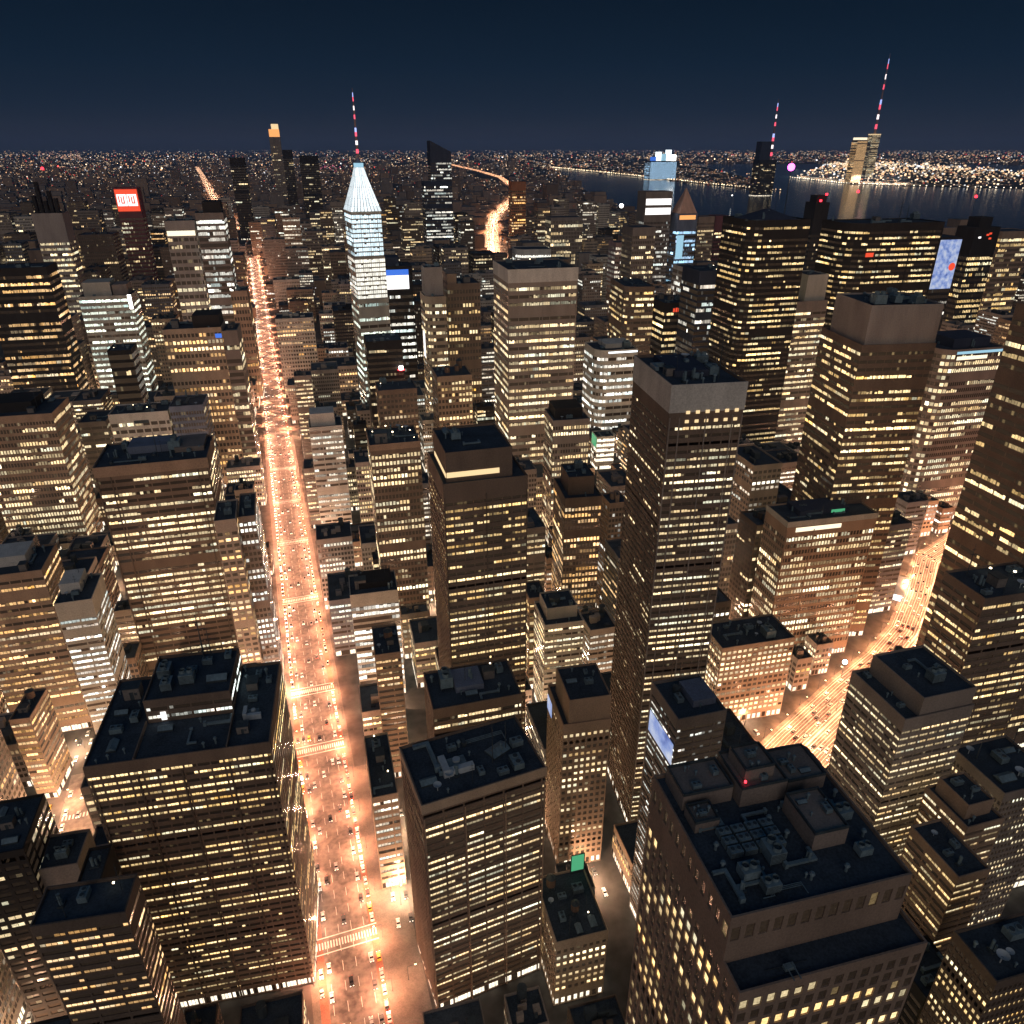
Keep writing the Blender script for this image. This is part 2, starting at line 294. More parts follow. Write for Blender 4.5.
def facade(wq,bands,a,b,z0,z1,sty,fh,top,p,tone,rng,deep,ground=True,bands_key=0):
    (xa,ya),(xb,yb)=a,b; W=math.hypot(xb-xa,yb-ya); dx,dy=(xb-xa)/W,(yb-ya)/W; nx,ny=dy,-dx
    bw,g,pier,whf=STY[sty]
    if W<4 and sty!='C': bw=W/2
    if not deep: bw*=1.25
    nb=max(1,int(W/bw)); bw=W/nb; ng=math.ceil(nb/g); 
    nf=int((z1-z0-top-(5 if ground else .5))/fh); zt=z1-top-nf*fh
    if nf<1:
        wq.poly([(xa,ya,z0),(xb,yb,z0),(xb,yb,z1),(xa,ya,z1)]); return
    P=lambda s,z,o=0:(xa+dx*s+nx*o,ya+dy*s+ny*o,z)
    op=[]
    for k in range(ng):
        s0=k*g*bw; s1=min(nb,(k+1)*g)*bw; op.append((s0+pier/2,s1-pier/2,k*g,min(nb,(k+1)*g)))
    wh=fh*whf; sill=(fh-wh)*.45; r=-.35 if deep else .05
    rows=[(zt+i*fh+sill,zt+i*fh+sill+wh,i) for i in range(nf)]
    gr=None
    if ground and zt-z0>4.2: gr=(z0+.6,min(z0+4.4,zt-.3),-1); rows=[gr]+rows
    if deep:
        s=0
        for (s0,s1,_,_) in op:
            wq.poly([P(s,z0),P(s0,z0),P(s0,z1),P(s,z1)]); s=s1
            z=z0
            for (w0,w1,_) in rows:
                wq.poly([P(s0,z),P(s1,z),P(s1,w0),P(s0,w0)])
                wq.poly([P(s0,w0),P(s1,w0),P(s1,w0,r),P(s0,w0,r)]); wq.poly([P(s0,w1,r),P(s1,w1,r),P(s1,w1),P(s0,w1)])
                wq.poly([P(s0,w0),P(s0,w0,r),P(s0,w1,r),P(s0,w1)]); wq.poly([P(s1,w0,r),P(s1,w0),P(s1,w1),P(s1,w1,r)])
                z=w1
            wq.poly([P(s0,z),P(s1,z),P(s1,z1),P(s0,z1)])
        wq.poly([P(s,z0),P(W,z0),P(W,z1),P(s,z1)])
    else: wq.poly([(xa,ya,z0),(xb,yb,z0),(xb,yb,z1),(xa,ya,z1)])
    rb=r if deep else .05; rp=rb+.03; mech=rng.randrange(17); dimb=rng.uniform(.3,1.6)
    for (w0,w1,i) in rows:
        bq=bands.setdefault((bands_key,i),Q()) if isinstance(bands,dict) else bands
        if i>0 and i%17==mech and nf>20: continue
        row=lit_row(nb,1.5 if i<0 and p>.02 else p,'white' if i<0 else tone,rng)
        if i<0: row=[c if rng.random()<.8 else None for c in row]
        for (s0,s1,k0,k1) in op:
            bq.poly([P(s0,w0,rb),P(s1,w0,rb),P(s1,w1,rb),P(s0,w1,rb)],0,[k_*dimb for k_ in (.016,.0105,.0065)])
            n=k1-k0; pw=(s1-s0)/n
            for k in range(n):
                c=row[k0+k]
                if c is None: continue
                e0=s0+k*pw+.09; e1=s0+(k+1)*pw-.09
                t=w1-.06 if rng.random()<.75 else w1-wh*rng.uniform(.1,.4)
                bq.poly([P(e0,w0+.06,rp),P(e1,w0+.06,rp),P(e1,t,rp),P(e0,t,rp)],0,c)
def footprint(w,d,rnd=0):
    x0,x1,y0,y1=-w/2,w/2,-d/2,d/2
    if not rnd: return [(x0,y0),(x1,y0),(x1,y1),(x0,y1)]
    r=min(rnd,w*.45,d*.45); arc=[(x0+r-r*math.cos(a),y0+r-r*math.sin(a)) for a in [math.pi/2*i/5 for i in range(6)]]
    return arc+[(x1,y0),(x1,y1),(x0,y1)]
def grow(poly,k):
    cx=sum(p[0] for p in poly)/len(poly); cy_=sum(p[1] for p in poly)/len(poly); out=[]
    for x,y in poly:
        out.append((x+k*(1 if x>cx else -1),y+k*(1 if y>cy_ else -1)))
    return out
def tier(root,poly,z0,z1,sty,fh,top,pf,pl,tone,wall,rng,deep,key=0,roofm=None,ground=True,para=1.1):
    wq=Q(); bands={}
    k=len(poly)
    for i in range(k):
        a,b=poly[i],poly[(i+1)%k]; W=math.hypot(b[0]-a[0],b[1]-a[1]); nx,ny=(b[1]-a[1])/W,-(b[0]-a[0])/W
        p=pf if ny<-.6 else pl if nx<-.6 else pf*.7
        if ny>.6 or nx>.9: pass
        facade(wq,bands,a,b,z0,z1,sty,fh,top,p,tone,rng,deep and (ny<.5 and nx<.9),ground,0)
    w=wq.build('wall',WALL[wall] if isinstance(wall,str) else wall,root)
    for kk in sorted(bands): bands[kk].build('window_band',WIN,root,True)
    q=Q(); q.poly([(x,y,z1) for x,y in poly]); q.build('roof',roofm or ROOF,root)
    if para:
        inn=grow(poly,-.45); q=Q()
        for i in range(k):
            a,b,c,e=poly[i],poly[(i+1)%k],inn[(i+1)%k],inn[i]
            q.poly([(*a,z1),(*b,z1),(*b,z1+para),(*a,z1+para)]); q.poly([(*a,z1+para),(*b,z1+para),(*c,z1+para),(*e,z1+para)]); q.poly([(*c,z1),(*e,z1),(*e,z1+para),(*c,z1+para)])
        q.build('parapet',WALL[wall] if isinstance(wall,str) else wall,root)
    return w
def blank_box(root,name,x0,x1,y0,y1,z0,z1,wall,rib=0):
    q=Q(); q.box(x0,x1,y0,y1,z0,z1)
    if rib:
        n=int((x1-x0)/rib)
        for i in range(n+1):
            x=x0+(x1-x0)*i/n; q.box(x-.12,x+.12,y0-.22,y0-.003,z0,z1)
        n=int((y1-y0)/rib)
        for i in range(n+1):
            y=y0+(y1-y0)*i/n; q.box(x0-.22,x0-.003,y-.12,y+.12,z0,z1)
    return q.build(name,WALL[wall],root)
def panel(root,name,m,x0,x1,z0,z1,y,parent=None,face='front',th=.25):
    q=Q()
    if face=='front': q.box(x0,x1,y-th,y-.004,z0,z1,bottom=True)
    else: q.box(y-th,y-.004,x0,x1,z0,z1,bottom=True)
    return q.build(name,m,parent or root)
HERO=[
('L1', 'office_block', 'massive brown office block with ribbon windows, its three-part dark roof left of the avenue', -78.0, 218.5, 134.4, 59.9, 46, -7, 3.3, 'T', 0.5, 0.3, 'brown', {'top': 3, 'tone': 'gold'}),
('L2', 'office_tower', 'broad dark brown tower with flat navy roof standing behind the massive brown block', -103.5, 439.9, 156.9, 60.6, 40, -3, 4.3, 'R', 0.52, 0.3, 'brown', {'top': 6, 'tone': 'warm'}),
('L3', 'concrete_tower', 'pale concrete tower slab with few windows joined to a brightly lit glass wing', -104.1, 1097.4, 235.3, 35.8, 45, -3, 9, 'B', 0.25, 0.2, 'concrete', {'top': 8}),
('L3b', 'office_tower', 'narrow grey tower with many lit floors beside the pale concrete slab', -65.4, 1084.5, 244.7, 34.1, 42, -3, 7.1, 'C', 0.75, 0.2, 'grey', {'top': 6, 'tone': 'cool'}),
('L4', 'apartment_tower', 'beige stone tower with fine window grid behind the broad dark brown tower', -93.2, 770.5, 164.9, 52.8, 36, -5, 6.6, 'G', 0.5, 0.4, 'beige', {'top': 2, 'tone': 'amber'}),
('L4b', 'slim_tower', 'slim dark grey tower wedged between beige stone grid tower and the avenue', -40.3, 766.4, 161.1, 13.7, 34, -5, 6.7, 'C', 0.35, 0.2, 'grey', {'top': 12}),
('L4c', 'avenue_tower', 'tan tower with sparse small windows at the avenue edge, pale roof block on top', -38.1, 1075.5, 148.5, 21.5, 40, -4, 9, 'G', 0.28, 0.25, 'tan', {'top': 4, 'tone': 'amber'}),
('L5', 'office_tower', 'pale green-grey office tower with nearly every floor lit cool white', -216.4, 1065.5, 152.4, 60.9, 42, -4, 7.3, 'R', 0.93, 0.5, 'pale', {'top': 1, 'tone': 'greenwhite'}),
('L5k', 'dark_tower', 'black unlit tower standing in front of the bright pale office tower', -158.3, 848.2, 131.6, 22.8, 30, -4, 8.3, 'C', 0.05, 0.05, 'black', {'top': 2}),
('L6', 'office_tower', 'black tower with amber floors at the left border, below a faint grey tower', -317.4, 1077.6, 188.7, 73.5, 45, -4, 8.1, 'R', 0.55, 0.5, 'black', {'top': 6, 'tone': 'amber'}),
('L7', 'office_block', 'brown block with greenish white floors and dark roof at the left border', -231.6, 662.5, 127.2, 58.8, 45, -5, 5.8, 'P', 0.5, 0.4, 'tan', {'top': 3, 'tone': 'warm'}),
('L8', 'roof_block', 'low white walled block with dark flat roof behind the broad brown tower', -145.0, 714.6, 104.4, 50.3, 30, -5, 6.6, 'B', 0.2, 0.2, 'white', {'top': 6}),
('L8b', 'low_block', 'low dark roofed block left of the white walled block', -178.3, 748.6, 89.2, 24.0, 36, -5, 5.9, 'R', 0.3, 0.2, 'grey', {'top': 2}),
('L8c', 'stepped_block', 'blue grey block with vertical ribs behind the broad dark brown tower', -93.2, 708.8, 108.4, 29.1, 34, -5, 5.7, 'P', 0.1, 0.1, 'blue', {'top': 3}),
('L9', 'office_block', 'tan block with glowing amber floors at the left border beside the grey white-lit block', -174.3, 415.0, 111.2, 39.2, 32, -2, 4.4, 'T', 0.75, 0.5, 'tan', {'top': 2, 'tone': 'amber'}),
('L10', 'office_block', 'pale grey block with small white windows between the tan amber block and broad brown tower', -124.2, 381.4, 106.7, 17.9, 28, -2, 3.7, 'R', 0.5, 0.4, 'pale', {'top': 9, 'tone': 'cool'}),
('L11', 'slab_block', 'narrow dark roofed slab with glowing amber front above the salmon side street', -153.2, 359.9, 55.3, 9.9, 24, -8, 4.0, 'R', 0.95, 0.4, 'tan', {'top': 1, 'tone': 'amber'}),
('L12', 'apartment_tower', 'beige gridded apartment tower, the left one of a pair beside the avenue', -43.3, 409.6, 128.4, 11.9, 28, -2, 3.9, 'G', 0.55, 0.4, 'sand', {'top': 2, 'tone': 'amber'}),
('L12b', 'apartment_tower', 'grey tower with white lit floors at the avenue edge, joined to the beige gridded tower', -30.7, 415.8, 126.0, 9.5, 34, -2, 4.0, 'P', 0.5, 0.4, 'grey', {'top': 2, 'tone': 'cool'}),
('B1', 'low_block', 'black roofed low block at the lower left border, beside the salmon side street', -126.1, 227.1, 97.7, 19.8, 26, -3, 4.1, 'B', 0.2, 0.1, 'black', {'top': 1}),
('B2', 'low_block', 'small dark roofed block with smooth grey front below the salmon side street', -107.5, 229.1, 83.1, 14.7, 16, -6, 4.3, 'B', 0.2, 0.1, 'grey', {'top': 10}),
('B3', 'slim_block', 'slim grey windowless block leaning against the massive brown office block', -84.7, 194.5, 102.5, 7.4, 20, -6, 3.9, 'B', 0.05, 0.05, 'black', {'top': 10}),
('B4', 'low_block', 'tan block with short amber windows at the bottom left corner', -79.9, 157.9, 137.3, 23.4, 12, -8, 3.3, 'R', 0.4, 0.1, 'umber', {'top': 2, 'tone': 'amber'}),
('A1', 'avenue_block', 'white fronted tower with lit floors and pale roof box on the right avenue kerb', 22.7, 606.8, 110.0, 26.9, 26, -4, 4.9, 'R', 0.75, 0.5, 'white', {'top': 1, 'tone': 'white'}),
('A2', 'glass_block', 'pale glass block with dark boxy roof beside the avenue, below the dark roofed tower', 25.7, 386.8, 78.6, 28.6, 24, -5, 4.3, 'C', 0.65, 0.4, 'pale', {'top': 7, 'tone': 'cool'}),
('A3', 'avenue_block', 'narrow tan block with round water tank on its roof beside the avenue', 29.9, 314.4, 85.6, 13.3, 26, -5, 3.8, 'R', 0.5, 0.35, 'tan', {'top': 2, 'tone': 'amber'}),
('A4', 'avenue_block', 'low block with bright cream floors squeezed between avenue and brown corner block', 15.9, 246.4, 59.6, 11.6, 40, -3, 4.4, 'R', 0.95, 0.5, 'beige', {'top': 1, 'tone': 'white'}),
('A6', 'office_tower', 'dark brown tower with flat black roof between the avenue and the tower with lit crown', 51.8, 440.2, 151.8, 31.5, 32, -4, 4.7, 'P', 0.42, 0.3, 'brown', {'top': 5, 'tone': 'warm'}),
('C1', 'office_tower', 'large brown tower with set-back crown ringed by a warm light strip', 63.7, 288.2, 187.7, 38.5, 40, -3, 3.6, 'T', 0.6, 0.45, 'brown', {'top': 7, 'tone': 'gold', 'crown': [(0.06, 0.84, 0.1, 0.92, 13, 'lit')]}),
('C2', 'office_block', 'brown block with cluttered navy roof between the light-ringed tower and the corner block', 44.9, 242.5, 105.2, 39.3, 26, -3, 4.1, 'R', 0.7, 0.2, 'brown', {'top': 3, 'tone': 'warm'}),
('C3', 'office_block', 'brown corner block with U-shaped white roof unit beside the lower avenue', 28.1, 183.4, 116.8, 46.8, 30, 4, 3.4, 'R', 0.62, 0.3, 'brown', {'top': 3, 'tone': 'warm'}),
('C4', 'stone_tower', 'slender tan stone tower with blank dark topped crown in the middle', 100.2, 231.2, 90.8, 22.1, 28, -7, 3.8, 'G', 0.4, 0.15, 'tan', {'top': 4, 'tone': 'warm', 'crown': [(0.12, 1, 0.02, 0.85, 13, '')]}),
('C5', 'skyscraper', 'tallest central brown skyscraper with blank top band and one white corner light', 143.8, 240.8, 237.9, 30.4, 46, -9, 3.3, 'T', 0.75, 0.14, 'brown', {'top': 15, 'tone': 'warm'}),
('C6', 'skyscraper', 'boxy skyscraper with pale blank parapet and yellow floors, right of the curved tan tower', 201.0, 618.5, 226.7, 61.9, 60, -5, 6.4, 'R', 0.62, 0.55, 'taupe', {'top': 12, 'tone': 'warm'}),
('C7', 'office_tower', 'white tower with rounded corner and every floor brightly lit', 352.8, 760.1, 112.4, 49.5, 45, -5, 8.3, 'R', 0.97, 0.6, 'white', {'top': 5, 'tone': 'cool', 'round': 14}),
('C8', 'office_block', 'tan tower with black hood roof in front of the boxy yellow-lit skyscraper', 213.3, 537.9, 118.1, 31.4, 33, -8, 5.2, 'P', 0.5, 0.4, 'taupe', {'top': 3, 'tone': 'warm'}),
('C8b', 'glass_block', 'small glowing white block with green side behind the tallest brown skyscraper', 324.8, 688.5, 37.6, 20.3, 20, -8, 5.8, 'C', 1.6, 0.3, 'white', {'top': 0, 'tone': 'white'}),
('C9', 'stepped_tower', 'brown stepped tower with dark hollow crown left of the tallest brown skyscraper', 171.3, 407.0, 112.2, 25.1, 34, -9, 4.6, 'P', 0.5, 0.35, 'umber', {'top': 5, 'tone': 'amber', 'crown': [(0.15, 0.85, 0.2, 0.9, 12, '')]}),
('C10', 'stepped_tower', 'low pale stepped tower with round drum on roof below the brown stepped tower', 130.2, 332.6, 70.0, 23.7, 26, -6, 3.9, 'T', 0.65, 0.5, 'limestone', {'top': 1, 'tone': 'warm', 'crown': [(0.12, 0.9, 0.25, 0.95, 7, '')]}),
('C10b', 'office_block', 'narrow tan block with small golden windows beside the light-ringed tower', 130.9, 362.3, 70.1, 11.5, 20, -6, 4.4, 'G', 0.6, 0.4, 'tan', {'top': 2, 'tone': 'gold'}),
('C11', 'dark_tower', 'black tower with a red lit sign strip near its top', 499.3, 873.9, 137.2, 45.3, 55, -5, 8.3, 'R', 0.4, 0.5, 'black', {'top': 9, 'tone': 'gold'}),
('C11b', 'office_tower', 'brown curved tower with small golden windows left of the red sign tower', 421.0, 833.4, 167.8, 36.4, 70, -10, 7.1, 'R', 0.4, 0.25, 'brown', {'top': 3, 'tone': 'gold', 'round': 12}),
('C12', 'skyscraper', 'black glass skyscraper with gold top floors rising beside the river', 407.9, 579.1, 263.1, 57.4, 50, -4, 5.0, 'T', 0.4, 0.3, 'black', {'top': 3, 'tone': 'gold', 'round': 12}),
('C13', 'office_tower', 'grey tower with plain pale roof house right of the black glass skyscraper', 489.2, 605.2, 186.0, 34.6, 36, -3, 5.7, 'R', 0.55, 0.4, 'grey', {'top': 2, 'tone': 'warm', 'crown': [(0.3, 0.95, 0.1, 0.9, 24, 'pale')]}),
('C14', 'skyscraper', 'wide black skyscraper with curved left corner, farther from the boulevard, river behind it', 566.9, 639.2, 251.3, 106.7, 50, -6, 5.4, 'T', 0.42, 0.35, 'black', {'top': 5, 'tone': 'gold', 'round': 22}),
('C15', 'skyscraper', 'dark brown skyscraper topped by a pale ribbed box, foot on the orange boulevard', 336.8, 352.3, 213.3, 47.2, 50, -12, 4.8, 'T', 0.5, 0.35, 'brown', {'top': 2, 'tone': 'gold', 'crown': [(0.04, 1, 0.03, 0.85, 23, 'ribbed')]}),
('C16', 'office_tower', 'grey brown tower with pale blue lit roof edge near the right border', 542.0, 474.2, 165.3, 62.7, 45, -4, 6.0, 'P', 0.6, 0.4, 'grey', {'top': 2, 'tone': 'warm', 'round': 12}),
('R2', 'office_tower', 'grey brown tower with square roof house, in front of the orange boulevard', 206.8, 156.9, 127.1, 31.6, 30, -3, 3.3, 'T', 0.6, 0.5, 'taupe', {'top': 4, 'tone': 'warm', 'crown': [(0.22, 1, 0.03, 0.95, 8, '')]}),
('R3', 'office_tower', 'tan tower with wide blank brow and one long lit strip, left of the boulevard', 293.6, 337.3, 108.7, 63.9, 26, -6, 5.0, 'P', 0.55, 0.3, 'tan', {'top': 9, 'tone': 'warm'}),
('R3b', 'podium_block', 'low cream block crowded with small lit windows below the blank browed tower', 226.5, 295.1, 57.5, 47.6, 26, -5, 3.8, 'G', 0.75, 0.5, 'beige', {'top': 1, 'tone': 'warm'}),
('R4', 'slim_tower', 'small grey tower with teal roof unit peeking over the large roof terrace', 123.4, 179.6, 131.3, 20.0, 22, -3, 3.3, 'R', 0.2, 0.4, 'grey', {'top': 3, 'tone': 'cool'}),
('R1', 'office_block', 'huge dark stone block with machinery-covered roof filling the lower right', 74.5, 80.8, 176.1, 43.8, 40, -4.5, 3.3, 'V', 0.15, 0.2, 'stone', {'top': 2, 'tone': 'gold'}),
('R5', 'stepped_tower', 'small tan stepped tower with lit top row at the lower right', 213.8, 127.0, 100.6, 16.4, 20, -3, 3.3, 'R', 0.75, 0.6, 'tan', {'top': 1, 'tone': 'warm', 'crown': [(0.15, 0.85, 0.2, 0.9, 6, '')]}),
('R6', 'office_block', 'grey roofed block touching the right border above the small stepped tower', 247.2, 138.6, 94.1, 27.6, 26, -3, 3.3, 'P', 0.3, 0.2, 'grey', {'top': 3}),
('R7b', 'low_block', 'tan block with rows of golden windows at the lower right border', 195.3, 113.0, 99.2, 13.3, 22, -3, 3.3, 'R', 0.4, 0.6, 'tan', {'top': 2, 'tone': 'gold'}),
('R7', 'low_block', 'dark brown low block filling the bottom right corner', 172.5, 80.2, 105.0, 26.4, 16, -4, 3.3, 'P', 0.4, 0.3, 'umber', {'top': 2, 'tone': 'gold'}),
('R8', 'stone_block', 'low beige block with tidy square lit windows left of the huge dark stone block', 74.6, 170.5, 39.7, 21.7, 30, -4, 4.0, 'G', 0.75, 0.3, 'beige', {'top': 3, 'tone': 'warm'}),
('R9', 'low_block', 'black low block with a rust coloured edge at the bottom right', 176.2, 97.9, 67.3, 16.5, 18, -3, 4.4, 'B', 0.05, 0.05, 'black', {'top': 3}),
('M1', 'low_block', 'small brown block with dark roof at the foot of the orange boulevard', 224.8, 193.6, 37.4, 27.1, 14, 24, 4.0, 'B', 0.4, 0.2, 'tan', {'top': 2, 'tone': 'warm'}),
('SP', 'spire_tower', 'white lit skyscraper with glowing pyramid top and tall red and white mast', 99.5, 826.7, 260.1, 31.1, 40, 3, 7.7, 'C', 1.3, 0.9, 'pale', {'top': 3, 'tone': 'cool'}),
('K1', 'dark_tower', 'black tower with a large white and blue lit sign, right of the mast skyscraper', 136.7, 970.8, 185.3, 50.1, 40, -4, 8.7, 'R', 0.5, 0.3, 'black', {'top': 32, 'tone': 'cool'}),
('K2', 'curved_tower', 'curved tan tower with louvred roof house right of the blue sign tower', 174.2, 837.1, 169.1, 23.8, 40, -4, 7.7, 'R', 0.5, 0.3, 'beige', {'top': 5, 'tone': 'warm', 'round': 16, 'crown': [(0.1, 0.95, 0.3, 0.9, 30, 'ribbed')]}),
('K3', 'dark_tower', 'dark brown tower between the curved tan tower and the boxy yellow-lit skyscraper', 206.4, 864.0, 177.5, 39.1, 45, -4, 7.9, 'G', 0.25, 0.1, 'brown', {'top': 4, 'tone': 'gold'}),
('K4', 'dark_tower', 'unlit blue-black tower directly below the blue sign tower', 92.0, 736.5, 147.4, 35.4, 34, -4, 6.0, 'R', 0.15, 0.1, 'black', {'top': 6}),
('K5', 'low_block', 'brown block with small amber windows below the unlit blue-black tower', 86.4, 638.1, 126.6, 34.5, 30, -4, 5.0, 'G', 0.45, 0.2, 'brown', {'top': 2, 'tone': 'amber'}),
('K6', 'office_block', 'tan block with slanting dark roof left of the boxy yellow-lit skyscraper', 151.4, 689.6, 119.5, 34.6, 38, -4, 6.0, 'G', 0.3, 0.1, 'tan', {'top': 3, 'tone': 'gold'}),
('F1', 'sign_tower', 'far maroon tower crowned by a glowing red sign with two white panels', -276.0, 1961.9, 240.8, 48.8, 40, -4, 9, 'B', 0.1, 0.05, 'maroon', {'top': 60}),
('F2', 'office_tower', 'faint grey tower with blank ribbed top and antennas at the upper left', -357.2, 1564.8, 217.6, 48.5, 45, -4, 9, 'R', 0.5, 0.3, 'concrete', {'top': 45}),
('F3', 'far_tower', 'tallest far tower with an orange lit cap on the horizon', 179.1, 5198.2, 378.7, 63.7, 60, -4, 9, 'B', 0.1, 0.1, 'grey', {'top': 40}),
('F4', 'far_tower', 'black far tower beside the upper avenue, left of the orange capped tower', -41.2, 3210.6, 286.4, 52.9, 60, -4, 9, 'G', 0.1, 0.1, 'black', {'top': 30}),
('F5', 'far_tower', 'thin black far tower just right of the orange capped tower', 206.6, 4381.1, 310.2, 49.6, 60, -4, 9, 'G', 0.1, 0.1, 'black', {'top': 30}),
('F6', 'far_tower', 'broad black far tower between the orange capped tower and the mast skyscraper', 247.6, 3769.2, 287.5, 82.4, 60, -4, 9, 'G', 0.12, 0.1, 'black', {'top': 30}),
('F7', 'far_tower', 'blue-black far tower with slanting roof left of the glowing curved highway', 597.3, 2670.2, 307.8, 70.4, 70, -4, 9, 'G', 0.3, 0.1, 'navy', {'top': 30, 'tone': 'cool'}),
('F7b', 'far_tower', 'blue-black far tower with pale windows in front of the slant roofed one', 519.8, 2425.3, 226.8, 86.4, 60, -4, 9, 'G', 0.4, 0.1, 'navy', {'top': 10, 'tone': 'cool'}),
('F8', 'hall', 'pale round-fronted hall lit white behind the boxy yellow-lit skyscraper', 566.3, 1683.4, 111.3, 81.1, 60, -10, 9, 'C', 1.2, 0.4, 'white', {'top': 10, 'tone': 'cool', 'round': 25}),
('F9', 'sign_tower', 'grey tower with two white lit rows at its head on the near riverbank', 838.3, 1593.4, 232.7, 64.7, 45, -4, 9, 'G', 0.2, 0.1, 'grey', {'top': 60, 'tone': 'cool'}),
('F10', 'pointed_tower', 'tower with peach pyramid roof and blue lit front by the river', 909.5, 1569.9, 187.5, 48.9, 40, -4, 9, 'C', 0.7, 0.2, 'blue', {'top': 35, 'tone': 'blue'}),
('F11', 'far_block', 'plain tan block right of the peach pyramid tower', 1112.0, 1811.2, 158.4, 45.9, 40, -4, 9, 'G', 0.2, 0.2, 'tan', {'top': 12}),
('F12', 'far_block', 'reddish windowless block between the plain tan one and black glass skyscraper', 1202.6, 1873.4, 154.1, 39.0, 40, -4, 9, 'B', 0.1, 0.1, 'maroon', {'top': 40}),
('F13', 'dark_tower', 'slim black tower with two red roof beacons against the river', 1117.7, 1375.4, 217.6, 33.2, 36, -4, 9, 'G', 0.05, 0.05, 'black', {'top': 60}),
('F14', 'dark_tower', 'black brown tower with red lit windows under its top at the right', 1163.9, 1020.8, 198.4, 51.4, 40, -4, 9, 'G', 0.35, 0.2, 'black', {'top': 45, 'tone': 'gold'}),
('F15', 'screen_tower', 'black tower carrying a tall pale blue screen and a small blue screen', 1023.7, 956.1, 193.4, 41.3, 50, -4, 9, 'G', 0.3, 0.2, 'black', {'top': 50, 'tone': 'cool'}),
('F16', 'office_tower', 'tan tower speckled with golden windows at the right border', 1320.4, 1098.5, 180.3, 70.6, 50, -4, 9, 'P', 0.5, 0.3, 'tan', {'top': 10, 'tone': 'gold'}),
('F17', 'far_block', 'narrow tan far block right of the orange glowing one', 811.9, 2210.7, 160.9, 37.0, 40, -4, 9, 'G', 0.3, 0.1, 'tan', {'top': 6}),
('F17b', 'far_block', 'wide grey far block with fine vertical ribs behind the white lit hall', 722.5, 1871.1, 161.2, 85.2, 50, -4, 9, 'V', 0.35, 0.2, 'grey', {'top': 6, 'tone': 'warm'}),
('F17c', 'far_block', 'slim pinkish far block with white flecks behind the curved brown tower', 682.8, 1408.2, 150.8, 31.9, 40, -4, 9, 'G', 0.5, 0.1, 'pink', {'top': 6, 'tone': 'white'}),
('F17d', 'far_block', 'grey far block below the two white lit rows', 669.8, 1313.7, 187.2, 45.9, 50, -4, 9, 'G', 0.3, 0.1, 'grey', {'top': 12}),
('F18', 'glass_block', 'narrow white glass block with slanting lit strips behind the red sign tower', 646.0, 1081.0, 148.3, 26.2, 40, -4, 9, 'C', 0.8, 0.4, 'white', {'top': 4, 'tone': 'cool'}),
('F18b', 'dark_tower', 'blue-black glass tower with pale flecks left of the black glass skyscraper', 504.0, 805.9, 186.4, 45.2, 46, -4, 7.0, 'C', 0.16, 0.1, 'navy', {'top': 14, 'tone': 'cool'}),
('F19', 'far_block', 'rust coloured block glowing orange beside the curved highway', 854.9, 2585.0, 217.0, 48.8, 50, -4, 9, 'B', 0.3, 0.2, 'rust', {'top': 25, 'tone': 'amber'}),
('F20', 'spire_tower', 'far lit tower with a very tall red and white mast on the island point', 6979.1, 7809.9, 463.9, 107.7, 80, -4, 9, 'G', 0.9, 0.3, 'grey', {'top': 10, 'tone': 'warm'}),
('F21', 'far_tower', 'golden lit far tower with bright cap on the island point', 5838.9, 6723.1, 390.1, 115.0, 90, -4, 9, 'G', 1.2, 0.8, 'tan', {'top': 10, 'tone': 'amber'}),
('F22', 'mast_tower', 'dark far block across the water carrying a tall thin red and white mast', 3580.7, 5087.4, 240.9, 138.9, 90, -4, 9, 'B', 0.1, 0.1, 'black', {'top': 20}),
('F24', 'waterfront_hall', 'glaring white and blue lit waterfront building across the water', 4275.5, 8063.8, 190.6, 310.7, 160, -4, 9, 'C', 1.1, 0.5, 'navy', {'top': 10, 'tone': 'blue'}),
('C17', 'skyscraper', 'dark brown skyscraper cut by the right border beside the boulevard', 341.7, 224.4, 252.1, 55, 45, -4, 5.2, 'R', 0.4, 0.3, 'brown', {'top': 5, 'tone': 'gold'}),
('C17b', 'office_block', 'brown block stepping down in front of the skyscraper cut by right border', 279.5, 192.6, 143.9, 40, 24, -5, 4.0, 'R', 0.5, 0.4, 'brown', {'top': 2, 'tone': 'gold'})]
ROOT={}
